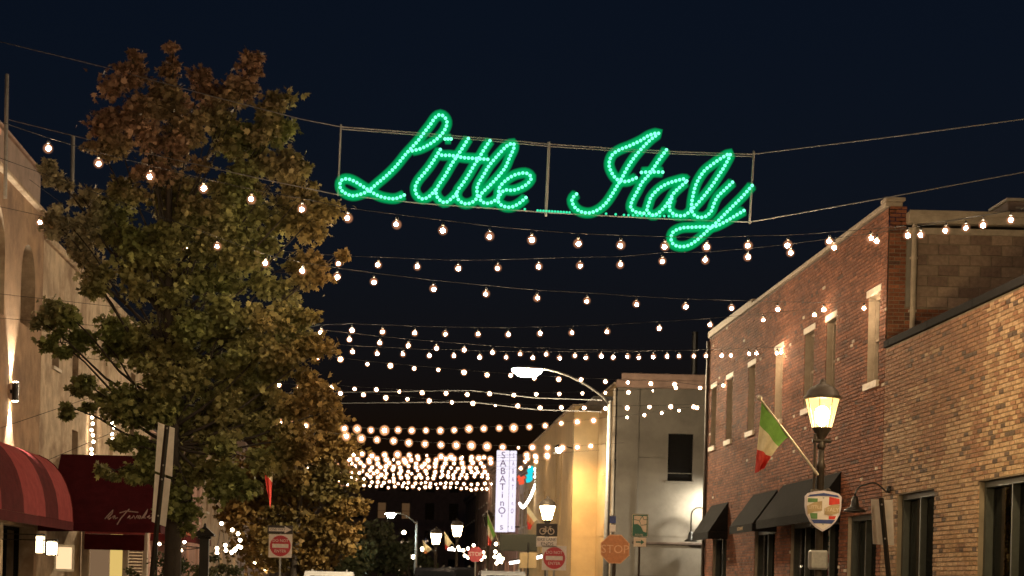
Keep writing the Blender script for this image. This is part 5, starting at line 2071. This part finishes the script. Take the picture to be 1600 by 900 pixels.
def tree(base, d, blobs, per_m2, size, colfn, label, trunk_r, spread=.215, shape=LV, name='street_tree', group='trees along the left pavement', cat='tree', deep=1.15, fork=.35):
    t = thing(name, base, label, cat, group)
    pm = F / d
    cs, br = [], []
    for (cx, cy, rx, ry) in blobs:
        off = rng.uniform(-.55, .55) * rx / pm
        c = np.array(P(cx, cy, d + off))
        R = np.array([rx / pm, min(rx, ry) / pm * deep, ry / pm])
        area = math.pi * rx * ry / pm / pm
        ncl = max(4, int(area * 9))
        u = rng.normal(size=(ncl, 3))
        u /= np.linalg.norm(u, axis=1)[:, None]
        rad = rng.uniform(.1, 1, ncl) ** .42
        cc = c + u * rad[:, None] * R * .92
        br.append((Vector(c), [Vector(q_) for q_ in cc[:5]]))
        nl = max(6, int(area * per_m2 / ncl))
        for q_ in cc:
            m_ = max(5, int(nl * rng.uniform(.5, 1.5)))
            sp = min(spread, .55 * min(rx, ry) / pm) * rng.uniform(.6, 1.15)
            g_ = rng.normal(size=(m_, 3)) * np.array([sp, sp, sp * .62]) * .62
            cs.append(q_ + g_)
    C = np.concatenate(cs)
    foliage('crown', t, C, len(C), size, colfn(C, d), shape)
    mb = MB()
    top = max(br, key=lambda b_: b_[0].z)[0]
    base = Vector(base)
    tr = []
    for i in range(13):
        q_ = i / 12
        tr.append(Vector((base.x + (top.x - base.x) * q_ ** 1.6 + .05 * math.sin(q_ * 7), base.y + (top.y - base.y) * q_ + .05 * math.cos(q_ * 5), base.z + (top.z - base.z) * q_)))
    mb.tube(tr, [trunk_r * (1.25 - q_ if q_ < .06 else 1.0) * (1 - .93 * q_) + .006 for q_ in np.linspace(0, 1, 13)], 10)
    mb.build('trunk', M['bark'], t, True)
    mb = MB()
    for c, tips in br:
        f = min(.9, max(fork, (c.z - base.z) / (top.z - base.z) * .72))
        i = f * 12
        i0 = int(i)
        s = tr[i0].lerp(tr[min(12, i0 + 1)], i - i0)
        r0 = max(.010, trunk_r * .3 * (1 - f * .8))
        mid = s.lerp(c, .5) + Vector((0, 0, -.06 * (c - s).length))
        mb.tube([s, s.lerp(mid, .5) + Vector((0, 0, -.02)), mid, mid.lerp(c, .6) + Vector((.03, 0, .03)), c], [r0, r0 * .8, r0 * .6, r0 * .42, r0 * .28], 6)
        for q_ in tips:
            mb.tube([c, c.lerp(q_, .5) + Vector((0, 0, .03)), q_], [r0 * .28, r0 * .2, r0 * .1], 4)
    mb.build('branch', M['bark'], t, True)['kind'] = 'stuff'
    return t


def nz(C, s, seed):
    return np.array([noise.noise(Vector((c[0] * s + seed, c[1] * s, c[2] * s))) for c in C])


def col_big(C, d):
    """autumn maple: russet top, golden street side, green heart"""
    n1, n2 = nz(C, .8, 1.0), nz(C, .45, 8.0)
    u = (C[:, 0] * F / C[:, 1] + CX)
    v = CY - (C[:, 2] - CAMZ) * F / C[:, 1]
    green = np.array([.165, .185, .058])
    olive = np.array([.27, .245, .10])
    russet = np.array([.34, .19, .13])
    gold = np.array([.24, .14, .05])
    pale = np.array([.42, .39, .25])  # leaves by the left bulbs, painted paler as if strongly lit
    w_r = np.clip((360 - v) / 200 + .9 * n1 + (230 - u) / 500, 0, 1)
    w_o = np.clip((u - 430) / 140 + 1.5 * n2 + .3 * n1 - np.clip((300 - v) / 120, 0, 1), 0, 1)
    w_p = np.clip((190 - u) / 90 + .5 * n1 - np.abs(v - 350) / 160, 0, 1)
    c = green[None] + (olive - green)[None] * np.clip(.5 + 1.2 * n1, 0, 1)[:, None]
    c = c + (russet[None] - c) * w_r[:, None] * .85
    c = c + (gold[None] - c) * w_o[:, None] * .8
    c = c + (pale[None] - c) * w_p[:, None] * .8
    return c * (rng.uniform(.42, 1.15, len(C)) + .9 * rng.random(len(C)) ** 5)[:, None] * 1.08


def col_gold(C, d):
    n1 = nz(C, .7, 4.0)
    a, b = np.array([.21, .13, .04]), np.array([.12, .095, .032])
    w = np.clip(.55 + 1.4 * n1, 0, 1)[:, None]
    return (a * w + b * (1 - w)) * rng.uniform(.6, 1.4, len(C))[:, None]


def col_dark(C, d):
    n1 = nz(C, .5, 2.0)
    a, b = np.array([.12, .12, .06]), np.array([.07, .085, .04])
    w = np.clip(.5 + n1, 0, 1)[:, None]
    return (a * w + b * (1 - w)) * rng.uniform(.6, 1.3, len(C))[:, None]


TD = 31.0
big = [(207, 92, 13, 18), (206, 112, 20, 30), (205, 150, 34, 38), (267, 78, 10, 18), (267, 102, 14, 28), (388, 104, 20, 12), (272, 140, 30, 36), (308, 128, 20, 32), (388, 122, 34, 32), (350, 160, 38, 38), (438, 172, 30, 26), (430, 205, 34, 26),
       (175, 200, 40, 42), (160, 235, 30, 30), (235, 200, 52, 52), (320, 210, 58, 52), (405, 235, 48, 46), (440, 262, 36, 30),
       (75, 262, 15, 13), (95, 284, 24, 17), (122, 300, 34, 20), (160, 312, 48, 30), (78, 338, 24, 16), (110, 352, 38, 22), (165, 370, 56, 34), (120, 405, 40, 22),
       (300, 370, 76, 44), (380, 365, 60, 44), (300, 460, 70, 40), (270, 585, 70, 44), (370, 590, 70, 44), (245, 290, 66, 58), (340, 300, 72, 58), (430, 320, 58, 50), (485, 345, 34, 36), (478, 300, 20, 18),
       (150, 440, 46, 30), (105, 490, 50, 28), (62, 500, 20, 15), (230, 400, 76, 58), (330, 410, 82, 62), (430, 425, 62, 56), (488, 430, 26, 30), (529, 396, 13, 13), (505, 418, 18, 14),
       (95, 535, 34, 20), (160, 530, 56, 36), (240, 520, 74, 56), (340, 530, 84, 62), (430, 530, 68, 56), (485, 490, 28, 26), (480, 560, 36, 36),
       (150, 610, 46, 22), (120, 640, 32, 14), (220, 630, 66, 48), (320, 640, 80, 58), (420, 630, 70, 52), (495, 600, 42, 36), (520, 640, 32, 30),
       (205, 700, 46, 22), (180, 735, 26, 13), (285, 720, 70, 44), (370, 710, 60, 44), (440, 690, 46, 36), (212, 735, 30, 16),
       (300, 780, 50, 34), (350, 760, 44, 30), (292, 820, 22, 24), (262, 770, 14, 26)]
b0_ = P(266, 898, TD)
tree((b0_.x, TD, .13), TD, big, 1500, .115, col_big, 'tallest maple with russet top and green and golden autumn leaves', .17)
gold = [(440, 690, 46, 26), (495, 655, 46, 24), (525, 690, 34, 28), (410, 740, 50, 40), (470, 735, 56, 42), (525, 740, 40, 32), (548, 790, 24, 22), (500, 790, 50, 38), (430, 800, 56, 44), (380, 800, 40, 34), (370, 760, 34, 26), (470, 845, 56, 36), (520, 840, 34, 34), (410, 860, 50, 34), (552, 830, 12, 14), (480, 880, 46, 22)]
g0 = P(470, 895, 66)
tree((g0.x - .4, 66, .13), 66, gold, 460, .2, col_gold, 'golden leaved street tree beyond the tall maple', .16, spread=.34, shape=LSMALL, fork=.2)
dk = [[(590, 840, 30, 30), (610, 870, 34, 24), (575, 875, 24, 24)], [(640, 860, 24, 20), (655, 880, 26, 18), (628, 885, 26, 16)], [(556, 870, 24, 28), (545, 888, 22, 16)]]
for i, (bl, dd) in enumerate(zip(dk, (125, 145, 100))):
    g0 = P(bl[0][0], 898, dd)
    tree((g0.x, dd, .0), dd, bl, 130, .34, col_dark, ['dark round tree at the street end beneath the cool street light', 'dark low tree beside the far street light pole', 'dark tree peeping out behind the golden tree'][i], .15, spread=.5, shape=LSMALL, name='background_tree', group='dark trees at the street end', fork=.15)
for i, (cx, cy, rx, ry, dd, lab) in enumerate([(262, 880, 30, 26, 41, 'dark shrub at the foot of the tall maple'), (340, 884, 36, 24, 46, 'dark shrub beside the pyramid capped post'), (210, 900, 20, 12, 40, 'low shrub near the entrance canopy post')]):
    g0 = P(cx, cy, dd)
    tree((g0.x, dd, .13), dd, [(cx, cy, rx, ry), (cx - rx * .5, cy + 12, rx * .7, ry * .8), (cx + rx * .5, cy + 14, rx * .7, ry * .8), (cx, cy + 34, rx, ry)], 700, .08, col_dark, lab, .03, spread=.16, shape=LSMALL, name='shrub', group='shrubs along the left pavement', cat='shrub', fork=.1)
